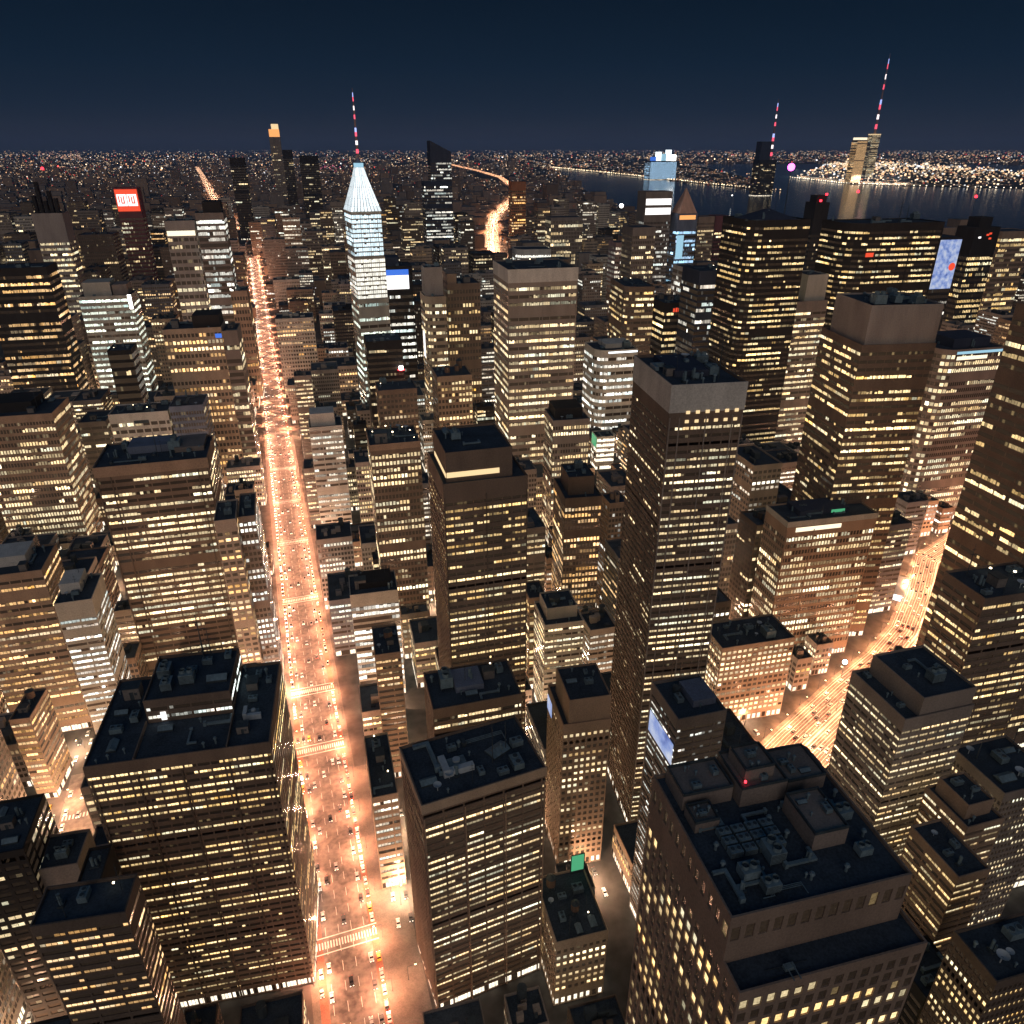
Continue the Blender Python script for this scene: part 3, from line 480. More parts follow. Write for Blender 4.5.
for (key,name,label,x,y,H,w,d,yw,fh,sty,pf,pl,wall,o) in HERO:
    rng=random.Random(key+'s'); a=R(yw); c,s=math.cos(a),math.sin(a)
    cx=x+w/2*c-d/2*s; cy_=y+w/2*s+d/2*c
    root=empty(name,(cx,cy_,0),a); tag(root,label,'building'); ROOT[key]=(root,w,d,H)
    dist=math.hypot(cx,cy_,320-H); deep=dist<430; far=dist>1200
    tone=o.get('tone','warm'); top=o.get('top',3)
    poly=footprint(w,d,o.get('round',0))
    X=lambda f:-w/2+f*w
    Y=lambda f:-d/2+f*d
    if key=='R1':
        big=[(-w/2,-d/2-7),(w/2+2,-d/2-7),(w/2+2,d/2),(-w/2,d/2)]
        tier(root,big,0,H-14,'V',4.3,1.5,.62,.2,'gold',wall,rng,True)
        tier(root,[(-w/2+.02,-d/2),(w/2,-d/2),(w/2,d/2-.05),(-w/2+.02,d/2-.05)],H-14+.01,H,'V',6,1.5,.0,.0,tone,wall,rng,True,ground=False)
    elif key=='SP':
        tier(root,grow(poly,1.2),0,H-88,'R',fh,1,.75,.6,'greenwhite',wall,rng,False)
        tier(root,grow(poly,.6),H-87.99,H-44,'S',4.6,1.2,1.06,.8,'cool',wall,rng,False,ground=False,para=0)
        tier(root,poly,H-43.99,H,'S',4.6,1.5,1.15,.9,'ice',wall,rng,False,ground=False)
    else: tier(root,poly,0,H,sty,fh,top,pf,pl,tone,wall,rng,deep,para=1.1 if not far else .8)
    occ=[]
    for (a0,a1,b0,b1,h,mode) in o.get('crown',[]):
        x0,x1,y0,y1=X(a0),X(a1),Y(b0),Y(b1); x0=max(x0,-w/2+.5); x1=min(x1,w/2-.5); y0=max(y0,-d/2+.5); y1=min(y1,d/2-.5)
        q=Q(); cw={'ribbed':'concrete','pale':'pale'}.get(mode,wall)
        blank_box(root,'penthouse',x0,x1,y0,y1,H+.01,H+h,cw,1.6 if mode=='ribbed' else 0)
        q=Q(); q.poly([(x0+.4,y0+.4,H+h+.02),(x1-.4,y0+.4,H+h+.02),(x1-.4,y1-.4,H+h+.02),(x0+.4,y1-.4,H+h+.02)]); q.build('roof',ROOF,root)
        q=Q()
        for e in ((x0,x1,y0,y0+.4),(x0,x1,y1-.4,y1),(x0,x0+.4,y0+.4,y1-.4),(x1-.4,x1,y0+.4,y1-.4)): q.box(*e,H+h+.001,H+h+1)
        q.build('parapet',WALL[cw],root)
        if mode=='lit':
            panel(root,'light_strip',GOLDL,x0+.2,x1-6,H+2.2,H+4.6,y0); panel(root,'light_strip',GOLDL,y0+.2,y1-4,H+2.2,H+4.0,x0,face='left')
        if not far: equip(root,rng,x0+1,x1-1,y0+1,y1-1,H+h+.03,5,['hvac_unit','duct','cooling_tower','vent_pipe','skylight'])
        occ.append(((x0+x1)/2,(y0+y1)/2,max(x1-x0,y1-y0)/2))
    if not far and key not in('R1','L1'):
        n=int(min(24,w*d/55)) if dist<500 else int(min(8,w*d/180)+2)
        ex=-w/2+2; 
        if o.get('crown'):
            a0,a1,b0,b1,h,_=o['crown'][0]
            if b0>.15: equip(root,rng,-w/2+1,w/2-1,-d/2+1,Y(b0)-.5,H+.02,2,['hvac_unit','vent_pipe'])
            if a0>.15: equip(root,rng,-w/2+1,X(a0)-.5,-d/2+1,d/2-1,H+.02,4,['hvac_unit','vent_pipe','duct'])
        else:
            kinds=['hvac_unit','hvac_unit','hvac_unit','cooling_tower','duct','duct','vent_pipe','vent_pipe','pipe_run','exhaust_stack','stair_bulkhead','skylight','antenna','satellite_dish']+(['roof_lamp'] if rng.random()<.4 else [])
            if wall in('beige','tan') and dist<900: kinds+=['water_tank']
            equip(root,rng,-w/2+1.5,w/2-1.5,-d/2+1.5,d/2-1.5,H+.02,n,kinds,s0=1,s1=2 if w>25 else 1.3)
# ------------------------------------------------------------------ what is special on single buildings
def at_root(key): r,w,d,H=ROOT[key]; return r,w,d,H,-w/2,-d/2
def mast(root,x,y,z0,h,r0,r1,n=14,name='mast',cols=(None,)):
    m=put(Q().mesh('e',[]) if False else MASTME,name,root,(x,y,z0),(r0,r0,h)); return m
def make_mast(n=16):
    q=Q()
    for i in range(n):
        a=1-.8*i/n; b=1-.8*(i+1)/n; q.cyl(0,0,i/n,(i+1)/n,a,b,8,[0,1,0,2,0,1,3,0][i%8],top=(i==n-1))
    return q.mesh('mast',[MASTD,MASTR,MASTW,MASTB])
MASTD=rough_mat('mast_steel',(.3,.2,.2),.5); MASTR=emit_mat('mast_red',(1,.10,.16),1.6); MASTW=emit_mat('mast_white',(1,.85,.85),1.9); MASTB=emit_mat('mast_blue',(.4,.5,1),1.5)
MASTME=make_mast()
rng=random.Random(77)
# massive brown block left of the avenue
r,w,d,H,x0,y0=at_root('L1')
tier(r,[(x0+.27*w,y0+.42*d),(x0+.76*w,y0+.42*d),(x0+.76*w,y0+d-.3),(x0+.27*w,y0+d-.3)],H+.01,H+9,'R',3.6,1.2,.85,.3,'cool','brown',rng,True,ground=False)
for f in (.265,.765):
    q=Q(); q.box(x0+f*w-.4,x0+f*w,y0+.5,y0+.415*d,H+.01,H+1.6); q.build('parapet',WALL['brown'],r)
equip(r,rng,x0+1,x0+.26*w,y0+1,y0+d-1,H+.02,10,['hvac_unit','duct','cooling_tower','vent_pipe','skylight','stair_bulkhead'],s0=.9,s1=1.5)
equip(r,rng,x0+.77*w,x0+w-1,y0+1,y0+d-1,H+.02,9,['hvac_unit','duct','roof_unit','vent_pipe','stair_bulkhead'],s0=.9,s1=1.5)
equip(r,rng,x0+.29*w,x0+.75*w,y0+1,y0+.4*d,H+.02,6,['hvac_unit','duct','skylight','vent_pipe'],s0=.9,s1=1.4)
equip(r,rng,x0+.29*w,x0+.75*w,y0+.45*d,y0+d-1,H+9.05,7,['hvac_unit','duct','cooling_tower','skylight'],s0=1,s1=1.8)
put(KIT['antenna'],'antenna',r,(x0+.55*w,y0+d-3,H+9),(3,3,2.2)); put(KIT['antenna'],'antenna',r,(x0+.6*w,y0+d-4,H+9),(2,2,1.5))
panel(r,'roof_lamp',SIGNW,x0+.35*w,x0+.38*w,H+1,H+4.5,y0+.42*d-.1)
# huge dark stone block: machinery on the roof
r,w,d,H,x0,y0=at_root('R1')
for (a0,a1,b0,b1,h) in ((.06,.36,.72,.96,4.5),(.38,.66,.66,.97,5.6),(.42,.60,.72,.92,9),(.68,.92,.68,.95,4),(.60,.80,.28,.58,5),(.06,.20,.55,.69,2.8)):
    bx=(x0+a0*w,x0+a1*w,y0+b0*d,y0+b1*d); z=H+.01 if h!=9 else H+5.62
    blank_box(r,'penthouse',*bx,z,H+h,'grey'); q=Q(); X0,X1,Y0,Y1=bx
    for e in ((X0,X1,Y0,Y0+.3),(X0,X1,Y1-.3,Y1),(X0,X0+.3,Y0+.3,Y1-.3),(X1-.3,X1,Y0+.3,Y1-.3)): q.box(*e,H+h+.001,H+h+.8)
    q.build('parapet',METALD,r)
    equip(r,rng,X0+.4,X1-.4,Y0+.4,Y1-.4,H+h+.02,5,['hvac_unit','duct','vent_pipe','skylight'],s0=.6,s1=1)
for i in range(4):
    for j in range(3): put(KIT['hvac_unit'],'hvac_unit',r,(x0+.20*w+i*3.6,y0+.36*d+j*2.7,H+.02),(1.0,1.05,1+.15*rng.random()))
for (u,v,s) in ((.2,.22,1.0),(.38,.30,1.2),(.27,.12,.9),(.88,.45,1),(.85,.2,.8)): put(KIT['cooling_tower'],'cooling_tower',r,(x0+u*w,y0+v*d,H+.02),(s,s,s),R(90)*rng.randint(0,3))
for (u,v) in ((.1,.3),(.5,.12),(.7,.12),(.92,.3),(.94,.6),(.12,.42),(.52,.4),(.48,.52)): put(KIT['vent_pipe'],'vent_pipe',r,(x0+u*w,y0+v*d,H+.02),(1.4,1.4,1.2))
for k in range(16):
    kk=rng.choice(['pipe_run','exhaust_stack','vent_pipe','hvac_unit','duct','skylight']); put(KIT[kk],kk,r,(x0+rng.uniform(.12,.88)*w,y0+rng.uniform(.06,.24)*d if k%2 else y0+rng.uniform(.55,.66)*d,H+.015),(.8,.8,.9),R(90)*rng.randint(0,3))
for (u,v,z) in ((.50,.22,0),(.10,.18,90),(.70,.6,0)): put(KIT['duct'],'duct',r,(x0+u*w,y0+v*d,H+.02),(1,1,1),R(z))
put(KIT['antenna'],'antenna',r,(x0+.5*w,y0+.95*d,H+5.6),(2,2,1)); q=Q(); q.cyl(0,0,0,.5,.3,n=8); b=q.build('beacon',REDL,r); b.location=(x0+.41*w,y0+.69*d,H+6.7)
put(KIT['cleaning_rig'],'cleaning_rig',r,(x0+.3*w,y0-4.4,H-13.9),(1,1,1))
# signs, light strips and roof houses
r,w,d,H,x0,y0=at_root('L3'); panel(r,'light_strip',CREAML,x0+1,x0+w-1,H-17,H-11,y0)
r,w,d,H,x0,y0=at_root('L3b'); blank_box(r,'penthouse',x0+.3*w,x0+w-2,y0+3,y0+d-3,H+.01,H+14,'black')
r,w,d,H,x0,y0=at_root('L4'); blank_box(r,'penthouse',x0+.52*w,x0+w-1,y0+4,y0+d-3,H+.01,H+12,'black'); panel(r,'sign',SIGNB,x0+.88*w,x0+w-.5,H-9,H-5,y0)
r,w,d,H,x0,y0=at_root('L5'); blank_box(r,'penthouse',x0+.1*w,x0+.62*w,y0+6,y0+d-4,H+.01,H+17,'pale'); blank_box(r,'penthouse',x0+.64*w,x0+.92*w,y0+9,y0+d-4,H+.01,H+13,'grey'); panel(r,'light_strip',WHITEL,x0+.93*w,x0+w-.3,H-16,H+1.5,y0-.2)
r,w,d,H,x0,y0=at_root('L8'); panel(r,'vent_grille',METALD,x0+.4*w,x0+.65*w,H-9,H-6,y0)
r,w,d,H,x0,y0=at_root('L2'); blank_box(r,'penthouse',x0+.25*w,x0+.62*w,y0+.5*d,y0+.92*d,H+.01,H+4.5,'blue'); blank_box(r,'penthouse',x0+.68*w,x0+.95*w,y0+.4*d,y0+.95*d,H+.01,H+3,'grey')
r,w,d,H,x0,y0=at_root('L7'); blank_box(r,'penthouse',x0+.15*w,x0+.7*w,y0+.3*d,y0+.95*d,H+.01,H+8,'black')
r,w,d,H,x0,y0=at_root('L9'); blank_box(r,'penthouse',x0+.3*w,x0+.75*w,y0+.35*d,y0+.9*d,H+.01,H+6,'white')
r,w,d,H,x0,y0=at_root('L10'); blank_box(r,'penthouse',x0+.05*w,x0+.6*w,y0+.4*d,y0+.95*d,H+.01,H+6,'white')
r,w,d,H,x0,y0=at_root('A1'); blank_box(r,'penthouse',x0+.06*w,x0+.8*w,y0+5,y0+d-3,H+.01,H+11,'white')
r,w,d,H,x0,y0=at_root('A2'); blank_box(r,'penthouse',x0+.2*w,x0+.9*w,y0+7,y0+d-2,H+.01,H+4,'black')
r,w,d,H,x0,y0=at_root('A3'); t=put(KIT['water_tank'],'water_tank',r,(x0+.6*w,y0+.5*d,H+.02),(1.4,1.4,1.1))
r,w,d,H,x0,y0=at_root('C3'); put(KIT['roof_unit'],'roof_unit',r,(x0+.36*w,y0+.45*d,H+.03),(2.4,2.2,1.6)); put(KIT['skylight'],'skylight',r,(x0+.72*w,y0+.5*d,H+.03),(2,2.4,1.6),R(20))
r,w,d,H,x0,y0=at_root('C2'); blank_box(r,'penthouse',x0+.3*w,x0+.62*w,y0+.35*d,y0+.85*d,H+.01,H+3,'blue')
r,w,d,H,x0,y0=at_root('C5'); blank_box(r,'penthouse',x0+.2*w,x0+.7*w,y0+.3*d,y0+.85*d,H+.01,H+2.6,'navy'); panel(r,'corner_light',WHITEL,x0+w-1.6,x0+w-.3,H-4.6,H-1.6,y0)
for k in range(6): panel(r,'crown_window',GOLDL,x0+.22*w+k*4,x0+.22*w+k*4+1.5,H-10.6,H-9.4,y0-.3); panel(r,'crown_window',GOLDL,x0+.22*w+k*4,x0+.22*w+k*4+1.5,H-14.4,H-13.2,y0)
r,w,d,H,x0,y0=at_root('C7'); blank_box(r,'penthouse',x0+.3*w,x0+.95*w,y0+.3*d,y0+.9*d,H+.01,H+5,'white'); panel(r,'light_strip',COOLL,x0+14,x0+w-.5,H-2.6,H-.8,y0)
r,w,d,H,x0,y0=at_root('C8'); blank_box(r,'penthouse',x0+.1*w,x0+.85*w,y0+.2*d,y0+.9*d,H+.01,H+9,'black')
r,w,d,H,x0,y0=at_root('C8b'); panel(r,'green_panel',GREENL,y0+1,y0+d-1,H-12,H,x0,face='left')
r,w,d,H,x0,y0=at_root('C10'); q=Q(); q.cyl(0,0,0,5,4.2,n=20); b=q.build('drum',METALD,r); b.location=(x0+.4*w,y0+.55*d,H+7.05); b.scale=(.8,.8,.8)
r,w,d,H,x0,y0=at_root('C11'); s=panel(r,'sign',METALD,x0+.25*w,x0+w-.5,H-12,H-5,y0)
for k in range(9): panel(r,'sign_letter',SIGNR,x0+.27*w+k*3.5,x0+.27*w+k*3.5+2.4,H-11,H-6.2+.6*(k%2),y0-.26,s)
r,w,d,H,x0,y0=at_root('C16'); panel(r,'light_strip',CYANL,x0+13,x0+w-.4,H-3,H-.8,y0); blank_box(r,'penthouse',x0+.25*w,x0+.85*w,y0+.2*d,y0+.85*d,H+.01,H+8,'navy'); panel(r,'light_strip',CREAML,x0+14,x0+.72*w,H-8,H-5,y0)
r,w,d,H,x0,y0=at_root('C12'); q=Q(); xx0,xx1,yy0,yy1=x0+8,x0+w-6,y0+8,y0+d-6; zt=H+9
for f in ([(xx0,yy0),(xx1,yy0)],[(xx1,yy0),(xx1,yy1)],[(xx1,yy1),(xx0,yy1)],[(xx0,yy1),(xx0,yy0)]):
    (ax,ay),(bx,by)=f; q.poly([(ax,ay,H+.02),(bx,by,H+.02),((xx0+xx1)/2,(yy0+yy1)/2,zt)])
q.build('hipped_roof',WALL['navy'],r); put(KIT['antenna'],'antenna',r,(x0+.5*w,y0+.5*d,zt-.5),(3,3,1.6))
r,w,d,H,x0,y0=at_root('C14'); 
for k in range(2): put(KIT['antenna'],'antenna',r,(x0+(.6+.08*k)*w,y0+.3*d,H),(4,4,2.4-.6*k))
panel(r,'red_sign',SIGNR,x0+22,x0+31,H-31,H-27,y0)
r,w,d,H,x0,y0=at_root('C15'); equip(r,rng,x0+2,x0+w-2,y0+1,y0+d-3,H+23.05,6,['hvac_unit','duct','cooling_tower'],s0=1.3,s1=2.2)
r,w,d,H,x0,y0=at_root('R3'); panel(r,'light_strip',CREAML,x0+.10*w,x0+.60*w,H-6.5,H-3.6,y0); blank_box(r,'penthouse',x0+.2*w,x0+.75*w,y0+.3*d,y0+.9*d,H+.01,H+3.5,'navy'); panel(r,'green_panel',GREENL,x0+.55*w,x0+.7*w,H+.6,H+2.6,y0+.3*d)
r,w,d,H,x0,y0=at_root('R4'); blank_box(r,'penthouse',x0+.45*w,x0+.92*w,y0+.25*d,y0+.8*d,H+.01,H+3,'blue'); q=Q(); q.cyl(0,0,0,2.6,1.6,n=14); b=q.build('drum',METALD,r); b.location=(x0+.35*w,y0+.7*d,H+.02); panel(r,'lit_screen',SCREEN,y0+1,y0+d-1,H-22,H-12,x0,face='left')
r,w,d,H,x0,y0=at_root('K1'); s=panel(r,'sign',SIGNW,x0+.12*w,x0+.9*w,H-27,H-10,y0); panel(r,'sign_band',SIGNB,x0+.12*w,x0+.9*w,H-9.9,H-3,y0,s); blank_box(r,'penthouse',x0+.35*w,x0+.7*w,y0+8,y0+d-6,H+.01,H+11,'navy')
r,w,d,H,x0,y0=at_root('K2'); panel(r,'sign',SIGNW,y0+16,y0+30,H-72,H-42,x0,face='left')
r,w,d,H,x0,y0=at_root('K3'); blank_box(r,'penthouse',x0+.02*w,x0+.3*w,y0+2,y0+d-6,H+.01,H+12,'tan')
r,w,d,H,x0,y0=at_root('K4'); q=Q(); q.cyl(0,0,0,3.2,2.2,n=12); b=q.build('floodlight',WHITEL,r); b.location=(x0+w-3,y0-2.6,H-28); q=Q(); q.cyl(0,0,-.5,-.004,3.4,n=14); c=q.build('lamp_ring',REDL,b)
r,w,d,H,x0,y0=at_root('F1'); s=panel(r,'sign',SIGNR,x0+.02*w,x0+.96*w,H-48,H-3,y0,th=1.5)
for a,b_ in ((.07,.47),(.5,.9)):
    pnl=panel(r,'sign_panel',SIGNW,x0+a*w,x0+b_*w,H-37,H-13,y0-1.51,s,th=.6)
    for k,(u0,u1,v0,v1) in enumerate(((.15,.27,.3,.85),(.4,.52,.2,.8),(.52,.8,.2,.3),(.65,.77,.3,.85))): panel(r,'glyph',SIGNR,x0+(a+(b_-a)*u0)*w,x0+(a+(b_-a)*u1)*w,H-37+24*v0,H-37+24*v1,y0-2.12,pnl,th=.3)
r,w,d,H,x0,y0=at_root('F2')
for k in range(5): blank_box(r,'roof_unit',x0+(.12+.17*k)*w,x0+(.22+.17*k)*w,y0+5,y0+16,H+.01,H+(28,50,20,36,24)[k],'black')
r,w,d,H,x0,y0=at_root('F3'); q=Q(); q.box(x0+2,x0+w-2,y0+2,y0+d-2,H+.9,H+42); q.build('lit_cap',ORANGEL,r); q=Q(); q.box(x0+w*.3,x0+w-4,y0+4,y0+d-4,H+42.1,H+70); q.build('lit_crown',GOLDL,r)
r,w,d,H,x0,y0=at_root('F7'); q=Q(); a,b=x0+1,x0+w-1
q.poly([(a,y0+1,H+.9),(b,y0+1,H+.9),(a,y0+1,H+34)]); q.poly([(b,y0+d-1,H+.9),(a,y0+d-1,H+.9),(a,y0+d-1,H+34)]); q.poly([(a,y0+d-1,H+.9),(a,y0+1,H+.9),(a,y0+1,H+34),(a,y0+d-1,H+34)]); q.poly([(b,y0+1,H+.9),(b,y0+d-1,H+.9),(a,y0+d-1,H+34),(a,y0+1,H+34)]); q.build('slanted_roof',WALL['navy'],r)
r,w,d,H,x0,y0=at_root('F9')
for z0,z1 in ((H-47,H-33),(H-27,H-14)): panel(r,'light_strip',SIGNW,x0+.03*w,x0+.97*w,z0,z1,y0)
r,w,d,H,x0,y0=at_root('F10'); q=Q(); q.cyl(0,0,0,52,w*.62,.6,4); b=q.build('pyramid_roof',rough_mat('peach_stone',(.62,.38,.28)),r); b.location=(0,0,H+.9); b.rotation_euler=(0,0,R(45)); panel(r,'lit_crown',ORANGEL,x0+.1*w,x0+.9*w,H-12,H-3,y0); panel(r,'blue_light',CYANL,x0+.05*w,x0+.4*w,H-95,H-45,y0)
r,w,d,H,x0,y0=at_root('F13')
for u,z in ((.4,2),(.75,14)):
    q=Q(); q.cyl(0,0,0,4,2.2,n=10); b=q.build('beacon',REDL,r); b.location=(x0+u*w,y0+4,H+z)
blank_box(r,'penthouse',x0+.2*w,x0+.9*w,y0+8,y0+d-4,H+.01,H+14,'black')
r,w,d,H,x0,y0=at_root('F14'); blank_box(r,'penthouse',x0+.25*w,x0+.75*w,y0+8,y0+d-6,H+.01,H+16,'black')
for u,z in ((.5,10),(.62,16),(.6,8),(.2,14)): panel(r,'red_window',SIGNR if u>.3 else SIGNW,x0+u*w,x0+(u+.1)*w,H-z-3,H-z,y0)
r,w,d,H,x0,y0=at_root('F15'); s=panel(r,'screen',SCREEN,x0+.02*w,x0+.98*w,H-78,H-3,y0,th=.8); q=Q(); q.cyl(0,0,0,.5,6,n=16); b=q.build('red_disc',SIGNR,s); b.location=(x0+.8*w,y0-.82,H-44); b.rotation_euler=(R(90),0,0); panel(r,'small_screen',SCREENB,x0+.02*w,x0+.5*w,H-128,H-98,y0,th=.8)
r,w,d,H,x0,y0=at_root('F20'); mast(r,0,0,H+1,800,14,0,name='mast'); q=Q(); q.box(x0-1,x0+w+1,y0-1,y0+d+1,H-9,H+.9); q.build('lit_crown',GOLDL,r)
r,w,d,H,x0,y0=at_root('F21'); q=Q(); q.box(x0+6,x0+w-6,y0+6,y0+d-6,H+.9,H+22); q.build('lit_cap',CREAML,r)
r,w,d,H,x0,y0=at_root('F22'); mast(r,x0+.8*w,0,H+1,390,11,0,name='mast'); blank_box(r,'roof_block',x0+3,x0+.6*w,y0+10,y0+d-10,H+.01,H+120,'navy')
r,w,d,H,x0,y0=at_root('F24')
for k in range(5): q=Q(); q.box(x0+(.05+.19*k)*w,x0+(.2+.19*k)*w,y0+6,y0+60,H+.9,H+(40,90,70,110,60)[k]); q.build('lit_block',(SIGNB,COOLL,CYANL,COOLL,WHITEL)[k],r)
# pyramid and mast of the white lit skyscraper
r,w,d,H,x0,y0=at_root('SP')
q=Q(); prof=[(0,1),(.12,.90),(.3,.76),(.55,.57),(.8,.38),(1,.26)]; hp=41
for i in range(len(prof)-1):
    (t0,s0),(t1,s1)=prof[i],prof[i+1]
    for (ax,ay),(bx,by) in (((-1,-1),(1,-1)),((1,-1),(1,1)),((1,1),(-1,1)),((-1,1),(-1,-1))):
        n=9
        for k in range(n):
            f0,f1=(k+.12)/n,(k+.88)/n; g=lambda f,s,t:((ax+(bx-ax)*f)*w*.52*s,(ay+(by-ay)*f)*d*.52*s,H+1.2+hp*t)
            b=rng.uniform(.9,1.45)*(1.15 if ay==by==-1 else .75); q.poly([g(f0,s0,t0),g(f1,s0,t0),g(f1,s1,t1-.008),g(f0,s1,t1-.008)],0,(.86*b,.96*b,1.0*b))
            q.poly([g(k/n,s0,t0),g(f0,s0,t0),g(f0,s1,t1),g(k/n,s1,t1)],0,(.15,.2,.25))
py=q.build('pyramid_crown',WIN,r,True)
q=Q(); q.box(-w*.13,w*.13,-d*.13,d*.13,H+hp+1.2,H+hp+5); q.build('lantern',CYANL,r); q=Q(); q.cyl(0,0,H+hp+5,H+hp+10,w*.1,w*.04,12); q.build('cap',WALL['blue'],r)
mast(r,0,0,H+hp+10,62,1.4,0)

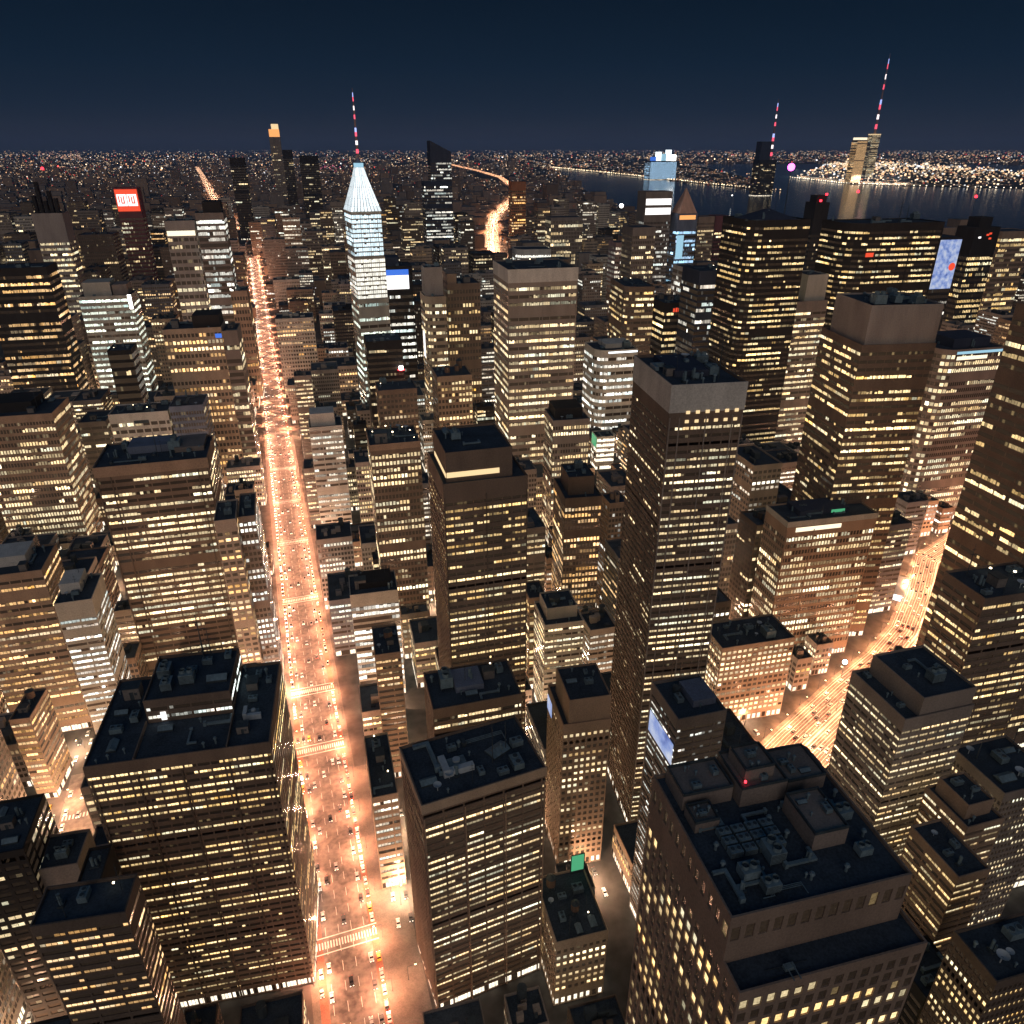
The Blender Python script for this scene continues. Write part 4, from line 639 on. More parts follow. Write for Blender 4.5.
# ------------------------------------------------------------------ other buildings of the blocks
FILL=[
('tall narrow beige tower with scattered lit windows left of the blank browed tower', 310.0, 399.6, 120, 22.4, 38.8, 'G', 'beige', 4.2, 0.4, 'white'),
('tall dark brown tower with scattered lit windows left of the blank browed tower', 296.5, 369.8, 90, 36.7, 22.0, 'G', 'umber', 4.2, 0.3, 'warm'),
('tall broad pale stone tower with few lit windows left of the white fronted tower', 14.0, 1067.6, 110, 50.2, 38.9, 'G', 'limestone', 5.5, 0.12, 'amber'),
('mid-height narrow slate grey block with many lit windows right of the blank browed tower', 401.1, 364.4, 75, 25.3, 27.0, 'R', 'slate', 4.2, 0.6, 'warm'),
('mid-height narrow concrete block with scattered lit windows left of the pale glass block', 13.7, 500.1, 60, 25.9, 25.8, 'P', 'concrete', 4.2, 0.3, 'white'),
('mid-height narrow sand coloured block with scattered lit windows right of the low pale stepped tower', 162.9, 340.0, 54, 17.6, 20.1, 'T', 'sand', 4.2, 0.4, 'white'),
('tall broad dark brown tower with few lit windows behind the bright pale office tower', -337.4, 1794.8, 160, 65.7, 61.3, 'G', 'umber', 7, 0.05, 'warm'),
('mid-height narrow slate grey block with many lit windows left of the pale glass block', 14.9, 438.1, 45, 23.6, 36.7, 'R', 'slate', 4.2, 0.5, 'white'),
('low narrow dark brown block with many lit windows right of the massive brown block', -47.9, 163.9, 21, 23.3, 32.9, 'G', 'umber', 4.2, 0.6, 'warm'),
('low grey block with many lit windows right of the pale glass block', 62.3, 386.5, 35, 32.5, 27.7, 'R', 'grey', 4.2, 0.6, 'gold'),
('tall narrow tan tower with few lit windows right of the brown stepped tower', 212.0, 423.1, 95, 14.6, 18.0, 'P', 'tan', 4.2, 0.2, 'cool'),
('mid-height narrow brown block with scattered lit windows right of the small teal roof unit tower', 181.8, 230.4, 48, 25.4, 30.1, 'T', 'brown', 4.2, 0.4, 'cool'),
('low narrow taupe block with scattered lit windows left of the slender tan stone tower', 50.8, 152.6, 25, 14.1, 14.0, 'P', 'taupe', 4.2, 0.4, 'amber'),
('low narrow dark brown block with few lit windows right of the slender tan stone tower', 73.5, 141.9, 21, 19.8, 14.9, 'G', 'umber', 4.2, 0.2, 'amber'),
('tall narrow taupe tower with few lit windows behind the white fronted tower', 41.6, 842.8, 95, 29.6, 36.3, 'P', 'taupe', 4.2, 0.12, 'warm'),
('low narrow taupe block with few lit windows left of the tan amber block', -162.4, 209.7, 35, 27.1, 31.6, 'P', 'taupe', 4.2, 0.2, 'white'),
('tall narrow grey tower with many lit windows right of the light-ringed tower', 125.9, 393.5, 102, 26.4, 29.6, 'R', 'grey', 4.2, 0.5, 'warm'),
('low tan block with many lit windows left of the small teal roof unit tower', 127.6, 206.7, 19, 36.3, 24.2, 'P', 'tan', 4.2, 0.6, 'gold'),
('tall narrow grey tower with many lit windows left of the white fronted tower', 19.4, 733.9, 120, 16.5, 18.6, 'R', 'grey', 4.2, 0.6, 'warm'),
('mid-height narrow slate grey block with scattered lit windows right of the brown stepped tower', 201.1, 381.9, 75, 25.9, 25.9, 'R', 'slate', 4.2, 0.3, 'amber'),
('tall slate grey tower with scattered lit windows left of the pale concrete slab', -191.0, 1431.2, 110, 44.3, 38.4, 'G', 'slate', 5.5, 0.36, 'amber'),
('low narrow grey block with many lit windows left of the slender tan stone tower', 18.9, 146.8, 24, 22.2, 24.0, 'R', 'grey', 4.2, 0.6, 'gold'),
('mid-height narrow slate grey block with few lit windows right of the blank browed tower', 492.5, 428.7, 51, 21.1, 20.3, 'R', 'slate', 4.2, 0.12, 'warm'),
('mid-height narrow concrete block with few lit windows left of the flat black roofed tower', 57.3, 604.0, 75, 26.7, 30.5, 'P', 'concrete', 4.2, 0.2, 'gold'),
('mid-height brown block with scattered lit windows behind the grey white-lit block', -177.5, 539.5, 45, 37.2, 32.6, 'T', 'brown', 4.2, 0.3, 'warm'),
('mid-height grey brown block with few lit windows left of the tan amber block', -189.0, 310.5, 60, 33.5, 39.9, 'G', 'taupe', 4.2, 0.12, 'amber'),
('mid-height concrete block with many lit windows right of the beige gridded tower', -55.2, 710.7, 42, 31.3, 22.4, 'P', 'concrete', 4.2, 0.6, 'warm'),
('low slate grey block with scattered lit windows left of the slender tan stone tower', 110.7, 279.4, 29, 32.3, 37.6, 'R', 'slate', 4.2, 0.4, 'warm'),
('low narrow sand coloured block with scattered lit windows in front of the pale glass block', 22.1, 346.5, 23, 24.9, 25.4, 'T', 'sand', 4.2, 0.4, 'gold'),
('tall black glass tower with few lit windows left of the blue sign tower', 108.2, 1259.8, 80, 37.9, 49.7, 'G', 'black', 5.5, 0.12, 'warm'),
('low narrow grey brown block with few lit windows right of the low cream block', 294.1, 306.4, 25, 11.0, 13.1, 'G', 'taupe', 4.2, 0.2, 'gold'),
('tall narrow grey tower with many lit windows left of the bright pale office tower', -201.3, 845.1, 83, 27.4, 40.6, 'R', 'grey', 4.2, 0.6, 'warm'),
('low narrow taupe block with many lit windows right of the low cream block', 317.2, 316.3, 24, 12.3, 12.4, 'P', 'taupe', 4.2, 0.5, 'warm'),
('tall broad grey brown tower with few lit windows left of the glowing pyramid skyscraper', 26.5, 2185.6, 100, 56.8, 44.4, 'G', 'taupe', 7, 0.05, 'white'),
('low narrow concrete block with few lit windows in front of the tan amber block', -184.0, 373.5, 30, 25.3, 29.0, 'P', 'concrete', 4.2, 0.2, 'amber'),
('tall tan tower with few lit windows left of the beige stone tower', -146.8, 1118.1, 110, 31.5, 33.4, 'G', 'tan', 5.5, 0.18, 'warm'),
('tall narrow taupe tower with few lit windows left of the low cream block', 253.1, 370.6, 95, 27.3, 25.2, 'P', 'taupe', 4.2, 0.12, 'amber'),
('mid-height narrow black glass block with many lit windows behind the light-ringed tower', 202.3, 730.1, 71, 18.1, 13.2, 'C', 'black', 4.2, 0.5, 'warm'),
('tall broad grey tower with few lit windows left of the glowing pyramid skyscraper', 128.1, 2055.0, 130, 53.1, 56.8, 'G', 'grey', 7, 0.23, 'warm'),
('low narrow dark brown block with many lit windows behind the massive brown block', -84.7, 402.8, 25, 29.3, 28.1, 'G', 'umber', 4.2, 0.5, 'gold'),
('low narrow beige block with many lit windows right of the pale glass block', 60.0, 419.8, 36, 18.7, 11.3, 'G', 'beige', 4.2, 0.5, 'amber'),
('mid-height narrow sand coloured block with scattered lit windows right of the grey white-lit block', -121.3, 469.8, 45, 12.1, 13.1, 'T', 'sand', 4.2, 0.4, 'warm'),
('mid-height taupe block with few lit windows right of the white fronted tower', 68.7, 1024.3, 50, 43.6, 51.5, 'G', 'taupe', 5.5, 0.24, 'amber'),
('mid-height grey block with many lit windows behind the white fronted tower', 14.6, 641.7, 60, 30.7, 24.0, 'R', 'grey', 4.2, 0.6, 'warm'),
('tall slate grey tower with many lit windows left of the boxy yellow-lit skyscraper', 267.3, 938.0, 80, 43.5, 30.0, 'R', 'slate', 5.5, 0.6, 'white'),
('mid-height narrow concrete block with few lit windows behind the pale glass block', 46.8, 511.9, 45, 28.7, 32.3, 'P', 'concrete', 4.2, 0.2, 'amber'),
('mid-height narrow grey block with many lit windows right of the brown stepped tower', 245.5, 488.8, 75, 22.9, 32.9, 'R', 'grey', 4.2, 0.5, 'cool'),
('mid-height narrow tan block with few lit windows right of the grey white-lit block', -119.1, 417.4, 42, 16.5, 17.3, 'P', 'tan', 4.2, 0.12, 'warm'),
('mid-height pale stone block with scattered lit windows right of the small amber windowed block', 144.4, 739.5, 59, 34.2, 23.9, 'P', 'limestone', 4.2, 0.3, 'white'),
('mid-height narrow grey block with many lit windows left of the blank browed tower', 406.6, 487.7, 75, 23.4, 30.6, 'R', 'grey', 4.2, 0.6, 'white'),
('tall grey tower with few lit windows right of the wide ribbed far block', 562.2, 1288.2, 110, 35.1, 26.3, 'G', 'grey', 5.5, 0.12, 'cool'),
('tall narrow sand coloured tower with scattered lit windows in front of the golden speckled tower', 1012.2, 806.6, 102, 28.2, 41.0, 'T', 'sand', 4.2, 0.3, 'cool'),
('tall broad dark brown tower with few lit windows left of the slant roofed far tower', 423.7, 2307.5, 130, 60.6, 56.2, 'G', 'umber', 7, 0.23, 'warm'),
('mid-height sand coloured block with few lit windows left of the grey white-lit block', -178.9, 501.2, 60, 41.2, 26.4, 'T', 'sand', 4.2, 0.12, 'cool'),
('low narrow dark brown block with scattered lit windows in front of the massive brown block', -66.7, 185.1, 23, 12.2, 15.6, 'G', 'umber', 4.2, 0.4, 'amber'),
('tall broad grey brown tower with few lit windows left of the blue sign tower', 71.5, 1965.2, 100, 52.6, 42.0, 'G', 'taupe', 7, 0.09, 'white'),
('low narrow sand coloured block with many lit windows behind the grey white-lit block', -174.4, 586.7, 33, 24.6, 33.5, 'T', 'sand', 4.2, 0.5, 'warm'),
('tall broad grey brown tower with scattered lit windows right of the curved tan tower', 414.0, 1751.3, 112, 56.7, 64.7, 'G', 'taupe', 7, 0.27, 'warm'),
('tall beige tower with scattered lit windows right of the black far tower by the avenue', 78.7, 2096.2, 160, 42.5, 49.6, 'G', 'beige', 7, 0.27, 'white'),
('tall broad grey brown tower with few lit windows right of the wide ribbed far block', 1057.3, 2446.1, 160, 49.2, 63.8, 'G', 'taupe', 7, 0.23, 'white'),
('tall slate grey tower with scattered lit windows left of the faint grey tower', -523.8, 1984.6, 130, 36.1, 49.0, 'G', 'slate', 7, 0.27, 'warm'),
('tall broad black glass tower with few lit windows left of the white lit hall', 477.3, 1732.7, 100, 52.4, 50.7, 'G', 'black', 7, 0.14, 'warm'),
('mid-height grey brown block with many lit windows behind the brown block with greenish floors', -310.6, 989.8, 50, 42.1, 51.0, 'G', 'taupe', 5.5, 0.5, 'warm'),
('tall broad dark brown tower with few lit windows left of the faint grey tower', -575.3, 2206.9, 130, 57.7, 54.2, 'G', 'umber', 7, 0.18, 'amber'),
('tall broad grey tower with few lit windows right of the faint grey tower', -461.2, 2517.4, 160, 55.9, 54.8, 'G', 'grey', 7, 0.18, 'amber'),
('low narrow brown block with many lit windows right of the square roof house tower', 561.1, 450.4, 25, 12.0, 14.3, 'T', 'brown', 4.2, 0.5, 'cool'),
('tall taupe tower with few lit windows right of the light-ringed tower', 157.0, 513.4, 89, 32.9, 22.6, 'P', 'taupe', 4.2, 0.12, 'gold'),
('mid-height grey block with scattered lit windows left of the rounded white tower', 423.6, 1019.4, 65, 37.0, 32.0, 'G', 'grey', 5.5, 0.3, 'warm'),
('tall taupe tower with few lit windows left of the bright pale office tower', -275.4, 1134.1, 80, 33.4, 32.1, 'G', 'taupe', 5.5, 0.07, 'gold'),
('mid-height broad pale stone block with few lit windows left of the glowing pyramid skyscraper', 29.4, 1751.2, 60, 59.4, 39.3, 'G', 'limestone', 7, 0.05, 'amber'),
('tall broad brown tower with few lit windows right of the pale concrete slab', -75.4, 1874.1, 100, 49.7, 64.0, 'G', 'brown', 7, 0.09, 'gold'),
('mid-height broad tan block with few lit windows left of the glowing pyramid skyscraper', 49.7, 1580.9, 65, 50.9, 33.0, 'G', 'tan', 5.5, 0.18, 'warm'),
('low narrow slate grey block with few lit windows right of the slender tan stone tower', 155.9, 297.0, 35, 27.5, 26.0, 'R', 'slate', 4.2, 0.12, 'warm'),
('mid-height slate grey block with scattered lit windows left of the rounded white tower', 529.8, 1200.1, 74, 41.7, 38.5, 'G', 'slate', 5.5, 0.36, 'warm'),
('tall black glass tower with few lit windows behind the curved tan tower', 220.9, 1135.5, 110, 42.3, 42.5, 'G', 'black', 5.5, 0.07, 'white'),
('tall broad brown tower with few lit windows left of the glowing pyramid skyscraper', 166.0, 1852.5, 100, 54.9, 65.0, 'G', 'brown', 7, 0.05, 'warm'),
('mid-height slate grey block with scattered lit windows right of the flat black roofed tower', 88.5, 543.7, 75, 37.5, 22.5, 'R', 'slate', 4.2, 0.4, 'white'),
('tall dark brown tower with few lit windows right of the glowing pyramid skyscraper', 462.7, 2846.1, 160, 42.0, 34.8, 'G', 'umber', 7, 0.18, 'gold'),
('mid-height narrow grey block with scattered lit windows behind the tan amber block', -205.5, 562.2, 59, 20.0, 16.8, 'R', 'grey', 4.2, 0.3, 'cool'),
('mid-height dark brown block with few lit windows left of the low cream block', 227.1, 336.2, 60, 30.7, 26.0, 'G', 'umber', 4.2, 0.2, 'white'),
('mid-height concrete block with many lit windows right of the white fronted tower', 34.9, 669.8, 45, 33.3, 23.0, 'P', 'concrete', 4.2, 0.6, 'warm'),
('low narrow beige block with scattered lit windows right of the blank browed tower', 531.5, 451.7, 35, 21.8, 13.1, 'G', 'beige', 4.2, 0.4, 'cool'),
('mid-height narrow grey brown block with few lit windows left of the massive brown block', -108.1, 292.8, 60, 12.6, 18.9, 'G', 'taupe', 4.2, 0.2, 'warm'),
('tall dark brown tower with few lit windows right of the slant roofed far tower', 565.8, 2178.7, 130, 41.4, 41.7, 'G', 'umber', 7, 0.18, 'white'),
('tall broad tan tower with few lit windows right of the pale concrete slab', -5.9, 2730.6, 100, 51.4, 40.1, 'G', 'tan', 7, 0.14, 'white'),
('tall tan tower with scattered lit windows in front of the golden speckled tower', 906.7, 695.3, 120, 35.4, 34.4, 'P', 'tan', 4.2, 0.3, 'amber'),
('tall broad beige tower with scattered lit windows left of the glowing pyramid skyscraper', 159.0, 1974.9, 100, 46.0, 60.6, 'G', 'beige', 7, 0.27, 'warm'),
('low narrow slate grey block with few lit windows right of the low pale stepped tower', 93.6, 205.8, 15, 14.4, 16.0, 'R', 'slate', 4.2, 0.2, 'cool'),
('tall grey brown tower with few lit windows left of the faint grey tower', -654.7, 2485.9, 160, 35.5, 63.8, 'G', 'taupe', 7, 0.14, 'warm'),
('tall broad beige tower with few lit windows behind the curved tan tower', 361.8, 1863.6, 100, 48.1, 43.6, 'G', 'beige', 7, 0.05, 'amber'),
('mid-height narrow dark brown block with scattered lit windows behind the square roof house tower', 282.2, 221.9, 77, 15.5, 20.8, 'G', 'umber', 4.2, 0.3, 'amber'),
('mid-height narrow brown block with few lit windows behind the low pale stepped tower', 174.6, 445.8, 45, 13.1, 17.5, 'T', 'brown', 4.2, 0.12, 'white'),
('tall grey tower with few lit windows left of the bright pale office tower', -322.6, 1614.9, 110, 34.9, 35.1, 'G', 'grey', 5.5, 0.12, 'warm'),
('mid-height narrow black glass block with few lit windows left of the flat black roofed tower', 68.6, 701.8, 75, 12.7, 13.3, 'C', 'black', 4.2, 0.12, 'warm'),
('tall narrow taupe tower with few lit windows left of the beige stone tower', -171.0, 1219.1, 80, 29.6, 28.1, 'G', 'taupe', 5.5, 0.24, 'amber'),
('low narrow brown block with scattered lit windows behind the pale glass block', 37.7, 558.9, 23, 27.7, 34.4, 'T', 'brown', 4.2, 0.4, 'warm'),
('tall dark brown tower with scattered lit windows behind the bright pale office tower', -314.4, 1683.4, 110, 32.3, 41.5, 'G', 'umber', 5.5, 0.3, 'warm'),
('tall pale stone tower with few lit windows right of the wide ribbed far block', 1120.6, 2461.2, 148, 40.4, 52.3, 'G', 'limestone', 7, 0.14, 'warm'),
('mid-height taupe block with few lit windows left of the brown stepped tower', 195.2, 577.5, 51, 33.0, 32.0, 'P', 'taupe', 4.2, 0.2, 'gold'),
('tall brown tower with few lit windows left of the glowing pyramid skyscraper', 212.2, 2573.7, 142, 38.1, 49.1, 'G', 'brown', 7, 0.23, 'warm'),
('mid-height narrow taupe block with few lit windows left of the white fronted tower', 15.9, 951.2, 50, 26.4, 33.1, 'P', 'taupe', 5.5, 0.2, 'warm'),
('mid-height broad concrete block with scattered lit windows left of the white lit hall', 473.6, 1666.0, 65, 47.8, 51.1, 'G', 'concrete', 5.5, 0.36, 'white'),
('tall slate grey tower with few lit windows right of the curved tan tower', 360.6, 1528.1, 110, 35.6, 29.4, 'G', 'slate', 5.5, 0.18, 'cool'),
('mid-height slate grey block with few lit windows left of the rounded white tower', 476.8, 1118.9, 65, 36.7, 46.9, 'G', 'slate', 5.5, 0.07, 'warm'),
('mid-height narrow grey brown block with few lit windows left of the faint grey tower', -353.5, 1112.7, 50, 27.2, 33.6, 'G', 'taupe', 5.5, 0.24, 'gold'),
('tall pale stone tower with few lit windows behind the rounded white tower', 689.9, 1512.8, 110, 37.3, 45.1, 'G', 'limestone', 5.5, 0.12, 'cool'),
('tall slate grey tower with few lit windows right of the pale concrete slab', 29.9, 2487.4, 130, 40.8, 53.2, 'G', 'slate', 7, 0.23, 'gold'),
('tall slate grey tower with many lit windows left of the tallest brown skyscraper', 306.4, 574.2, 84, 41.4, 23.1, 'R', 'slate', 4.2, 0.5, 'amber'),
('low narrow concrete block with scattered lit windows behind the white fronted tower', 87.8, 1171.7, 40, 29.9, 40.2, 'G', 'concrete', 5.5, 0.36, 'cool'),
('low narrow dark brown block with scattered lit windows right of the white fronted tower', 79.2, 874.2, 35, 27.7, 33.7, 'G', 'umber', 4.2, 0.3, 'white'),
('tall narrow taupe tower with scattered lit windows right of the bright pale office tower', -247.0, 1698.8, 80, 28.2, 47.6, 'G', 'taupe', 5.5, 0.3, 'gold'),
('tall broad grey brown tower with few lit windows left of the slant roofed far tower', 483.0, 2567.7, 160, 57.3, 34.5, 'G', 'taupe', 7, 0.14, 'warm'),
('tall broad pale stone tower with few lit windows left of the faint grey tower', -576.8, 2342.4, 160, 63.9, 58.9, 'G', 'limestone', 7, 0.05, 'warm'),
('mid-height narrow grey brown block with many lit windows left of the flat black roofed tower', 82.5, 790.9, 60, 23.9, 24.6, 'G', 'taupe', 4.2, 0.5, 'amber'),
('tall dark brown tower with few lit windows behind the pale concrete slab', -189.7, 1802.0, 130, 42.7, 36.4, 'G', 'umber', 7, 0.09, 'cool'),
('low narrow dark brown block with few lit windows right of the pale glass block', 89.8, 495.6, 25, 22.5, 36.5, 'G', 'umber', 4.2, 0.12, 'amber'),
('tall beige tower with few lit windows right of the wide ribbed far block', 816.9, 1872.3, 100, 36.6, 36.5, 'G', 'beige', 7, 0.09, 'warm'),
('tall narrow grey tower with few lit windows behind the rounded white tower', 494.0, 1041.5, 80, 27.5, 46.7, 'G', 'grey', 5.5, 0.12, 'amber'),
('tall concrete tower with few lit windows left of the blue sign tower', 147.4, 1525.3, 80, 30.4, 34.8, 'G', 'concrete', 5.5, 0.24, 'gold'),
('tall pale stone tower with few lit windows left of the glowing pyramid skyscraper', 250.6, 2529.6, 130, 40.4, 35.8, 'G', 'limestone', 7, 0.23, 'white'),
('tall broad brown tower with few lit windows right of the faint grey tower', -562.4, 2946.2, 160, 54.7, 40.2, 'G', 'brown', 7, 0.23, 'gold'),
('tall black glass tower with few lit windows right of the blue sign tower', 242.5, 1286.9, 110, 43.8, 41.4, 'G', 'black', 5.5, 0.07, 'amber'),
('mid-height dark brown block with scattered lit windows left of the white fronted tower', 50.9, 1537.5, 50, 34.6, 28.3, 'G', 'umber', 5.5, 0.3, 'gold'),
('mid-height taupe block with many lit windows behind the white fronted tower', 23.3, 814.5, 60, 40.3, 23.7, 'P', 'taupe', 4.2, 0.5, 'warm'),
('mid-height broad sand coloured block with many lit windows left of the bright pale office tower', -252.6, 931.5, 59, 50.1, 50.3, 'T', 'sand', 5.5, 0.5, 'warm'),
('low grey block with many lit windows right of the white fronted tower', 78.6, 962.3, 20, 31.4, 37.4, 'R', 'grey', 5.5, 0.6, 'warm'),
('tall broad taupe tower with few lit windows behind the pale concrete slab', -236.6, 2565.0, 160, 49.1, 60.5, 'G', 'taupe', 7, 0.23, 'white'),
('low concrete block with scattered lit windows right of the tan amber block', -222.8, 586.2, 39, 36.4, 37.0, 'P', 'concrete', 4.2, 0.4, 'white'),
('mid-height pale stone block with scattered lit windows left of the blank browed tower', 424.3, 537.3, 59, 39.8, 34.5, 'P', 'limestone', 4.2, 0.3, 'white'),
('tall narrow slate grey tower with scattered lit windows left of the glowing pyramid skyscraper', 83.0, 1693.6, 80, 28.3, 39.6, 'G', 'slate', 5.5, 0.3, 'white'),
('tall beige tower with scattered lit windows right of the wide ribbed far block', 629.8, 1425.7, 110, 34.9, 29.4, 'G', 'beige', 5.5, 0.36, 'warm'),
('tall brown tower with scattered lit windows right of the black far tower by the avenue', 70.9, 2380.0, 160, 37.1, 45.3, 'G', 'brown', 7, 0.27, 'white'),
('tall narrow sand coloured tower with many lit windows right of the beige gridded tower', -38.2, 529.2, 95, 13.0, 11.8, 'T', 'sand', 4.2, 0.5, 'warm'),
('mid-height slate grey block with few lit windows left of the blank browed tower', 340.6, 419.9, 75, 36.2, 38.8, 'R', 'slate', 4.2, 0.12, 'cool'),
('mid-height narrow taupe block with few lit windows left of the massive brown block', -105.0, 261.0, 45, 25.9, 22.9, 'P', 'taupe', 4.2, 0.2, 'cool'),
('tall dark brown tower with few lit windows left of the faint grey tower', -701.5, 2961.7, 160, 35.9, 62.1, 'G', 'umber', 7, 0.09, 'warm'),
('tall broad pale stone tower with few lit windows right of the pale concrete slab', 15.1, 2980.4, 130, 55.4, 56.0, 'G', 'limestone', 7, 0.05, 'cool'),
('tall narrow pale stone tower with few lit windows left of the bright pale office tower', -293.5, 1231.8, 98, 27.6, 43.0, 'G', 'limestone', 5.5, 0.24, 'gold'),
('tall narrow sand coloured tower with few lit windows right of the blue screen tower', 904.4, 781.4, 95, 18.4, 18.9, 'T', 'sand', 4.2, 0.12, 'gold'),
('low narrow grey brown block with scattered lit windows behind the white fronted tower', 93.6, 1316.0, 40, 28.4, 37.1, 'G', 'taupe', 5.5, 0.36, 'cool'),
('mid-height grey block with few lit windows behind the tower with pale blue roof edge', 1109.7, 955.9, 50, 30.5, 38.3, 'R', 'grey', 5.5, 0.12, 'cool'),
('mid-height pale stone block with scattered lit windows behind the white fronted tower', 95.0, 1397.3, 50, 39.8, 29.3, 'G', 'limestone', 5.5, 0.3, 'warm'),
('tall broad black glass tower with few lit windows left of the pale concrete slab', -280.6, 2118.2, 100, 61.4, 50.7, 'G', 'black', 7, 0.14, 'amber'),
('tall broad grey tower with few lit windows right of the wide ribbed far block', 972.7, 2139.1, 80, 52.6, 37.0, 'G', 'grey', 7, 0.18, 'amber'),
('mid-height pale stone block with scattered lit windows behind the small amber windowed block', 117.5, 779.9, 75, 38.2, 38.1, 'P', 'limestone', 4.2, 0.3, 'cool'),
('tall concrete tower with many lit windows right of the broad dark brown tower', -122.1, 834.6, 83, 37.9, 22.5, 'P', 'concrete', 4.2, 0.5, 'white'),
('mid-height grey brown block with few lit windows left of the boxy yellow-lit skyscraper', 342.5, 1209.1, 50, 43.4, 29.5, 'G', 'taupe', 5.5, 0.24, 'amber'),
('tall black glass tower with few lit windows in front of the slant roofed far tower', 429.3, 1882.7, 100, 36.8, 65.8, 'G', 'black', 7, 0.05, 'white'),
('low narrow beige block with many lit windows left of the grey white-lit block', -195.7, 627.7, 25, 20.3, 16.6, 'G', 'beige', 4.2, 0.5, 'warm'),
('tall broad slate grey tower with few lit windows left of the glowing pyramid skyscraper', 188.9, 2684.4, 130, 56.3, 65.9, 'G', 'slate', 7, 0.23, 'warm'),
('tall broad brown tower with scattered lit windows right of the faint grey tower', -385.6, 1912.1, 160, 55.8, 39.3, 'G', 'brown', 7, 0.27, 'gold'),
('tall broad beige tower with few lit windows left of the pale concrete slab', -293.5, 2731.7, 130, 65.3, 34.2, 'G', 'beige', 7, 0.18, 'white'),
('tall grey tower with few lit windows left of the curved tan tower', 330.5, 1727.8, 80, 41.8, 64.2, 'G', 'grey', 7, 0.05, 'warm'),
('mid-height narrow beige block with few lit windows left of the glowing pyramid skyscraper', 113.1, 1521.2, 65, 28.3, 38.0, 'G', 'beige', 5.5, 0.12, 'warm'),
('tall broad black glass tower with few lit windows right of the wide ribbed far block', 1093.6, 2364.1, 80, 57.5, 39.7, 'G', 'black', 7, 0.23, 'amber'),
('tall dark brown tower with few lit windows right of the pale concrete slab', -87.5, 2503.1, 130, 44.8, 37.3, 'G', 'umber', 7, 0.05, 'warm'),
('tall grey brown tower with few lit windows behind the wide ribbed far block', 1035.0, 2612.7, 160, 40.2, 60.7, 'G', 'taupe', 7, 0.05, 'warm'),
('tall broad pale stone tower with few lit windows right of the wide ribbed far block', 1262.8, 2717.9, 100, 65.4, 53.7, 'G', 'limestone', 7, 0.23, 'gold'),
('tall taupe tower with few lit windows left of the glowing pyramid skyscraper', 257.4, 2675.8, 160, 38.4, 36.8, 'G', 'taupe', 7, 0.23, 'white'),
('tall broad concrete tower with few lit windows behind the curved tan tower', 336.1, 1573.8, 80, 49.3, 39.1, 'G', 'concrete', 5.5, 0.24, 'warm'),
('tall broad concrete tower with scattered lit windows left of the faint grey tower', -594.5, 1969.6, 130, 61.4, 59.4, 'G', 'concrete', 7, 0.27, 'warm'),
('mid-height grey block with few lit windows left of the boxy yellow-lit skyscraper', 381.4, 1319.0, 50, 40.1, 50.7, 'G', 'grey', 5.5, 0.18, 'warm'),
('tall black glass tower with few lit windows right of the slant roofed far tower', 627.9, 2482.3, 130, 43.1, 37.3, 'G', 'black', 7, 0.14, 'warm'),
('low narrow concrete block with scattered lit windows behind the tan amber block', -225.5, 632.5, 33, 15.0, 18.1, 'P', 'concrete', 4.2, 0.4, 'gold'),
('tall brown tower with scattered lit windows left of the beige stone tower', -159.1, 1491.5, 110, 36.1, 43.7, 'G', 'brown', 5.5, 0.3, 'amber'),
('low narrow beige block with scattered lit windows right of the beige gridded tower', -56.5, 663.0, 35, 24.9, 28.1, 'G', 'beige', 4.2, 0.4, 'gold'),
('mid-height beige block with few lit windows behind the blue sign tower', 373.4, 2143.5, 60, 36.8, 37.5, 'G', 'beige', 7, 0.09, 'warm'),
('tall sand coloured tower with few lit windows left of the glowing pyramid skyscraper', 120.7, 2271.2, 130, 40.6, 42.1, 'G', 'sand', 7, 0.14, 'cool'),
('low beige block with few lit windows right of the beige stone tower', -62.7, 1031.5, 32, 39.1, 35.2, 'G', 'beige', 5.5, 0.12, 'gold'),
('tall broad grey tower with few lit windows behind the glowing pyramid skyscraper', 363.0, 2590.4, 130, 61.4, 53.5, 'G', 'grey', 7, 0.09, 'amber'),
('mid-height narrow grey brown block with few lit windows left of the broad dark brown tower', -212.1, 810.5, 60, 27.9, 28.8, 'G', 'taupe', 4.2, 0.2, 'warm'),
('mid-height brown block with few lit windows left of the tan amber block', -274.4, 663.9, 45, 37.1, 25.1, 'T', 'brown', 4.2, 0.12, 'warm'),
('tall concrete tower with few lit windows behind the wide ribbed far block', 863.8, 2234.5, 160, 40.1, 54.6, 'G', 'concrete', 7, 0.05, 'warm'),
('low narrow dark brown block with many lit windows left of the broad dark brown tower', -172.9, 710.5, 27, 16.0, 21.6, 'G', 'umber', 4.2, 0.6, 'warm'),
('tall broad tan tower with few lit windows right of the beige stone tower', -131.1, 2756.2, 160, 64.7, 53.3, 'G', 'tan', 7, 0.14, 'warm'),
('tall broad tan tower with scattered lit windows behind the glowing pyramid skyscraper', 197.7, 1806.9, 160, 63.2, 34.1, 'G', 'tan', 7, 0.27, 'warm'),
('tall brown tower with few lit windows right of the glowing pyramid skyscraper', 502.4, 2894.8, 130, 43.8, 51.7, 'G', 'brown', 7, 0.18, 'cool'),
('mid-height beige block with many lit windows left of the tan amber block', -227.5, 408.9, 45, 38.2, 37.7, 'G', 'beige', 4.2, 0.5, 'amber'),
('tall narrow grey tower with few lit windows left of the curved tan tower', 312.2, 1628.2, 80, 27.3, 39.6, 'G', 'grey', 5.5, 0.18, 'cool'),
('mid-height concrete block with few lit windows left of the white lit hall', 778.6, 2368.5, 62, 37.2, 39.8, 'G', 'concrete', 7, 0.05, 'amber'),
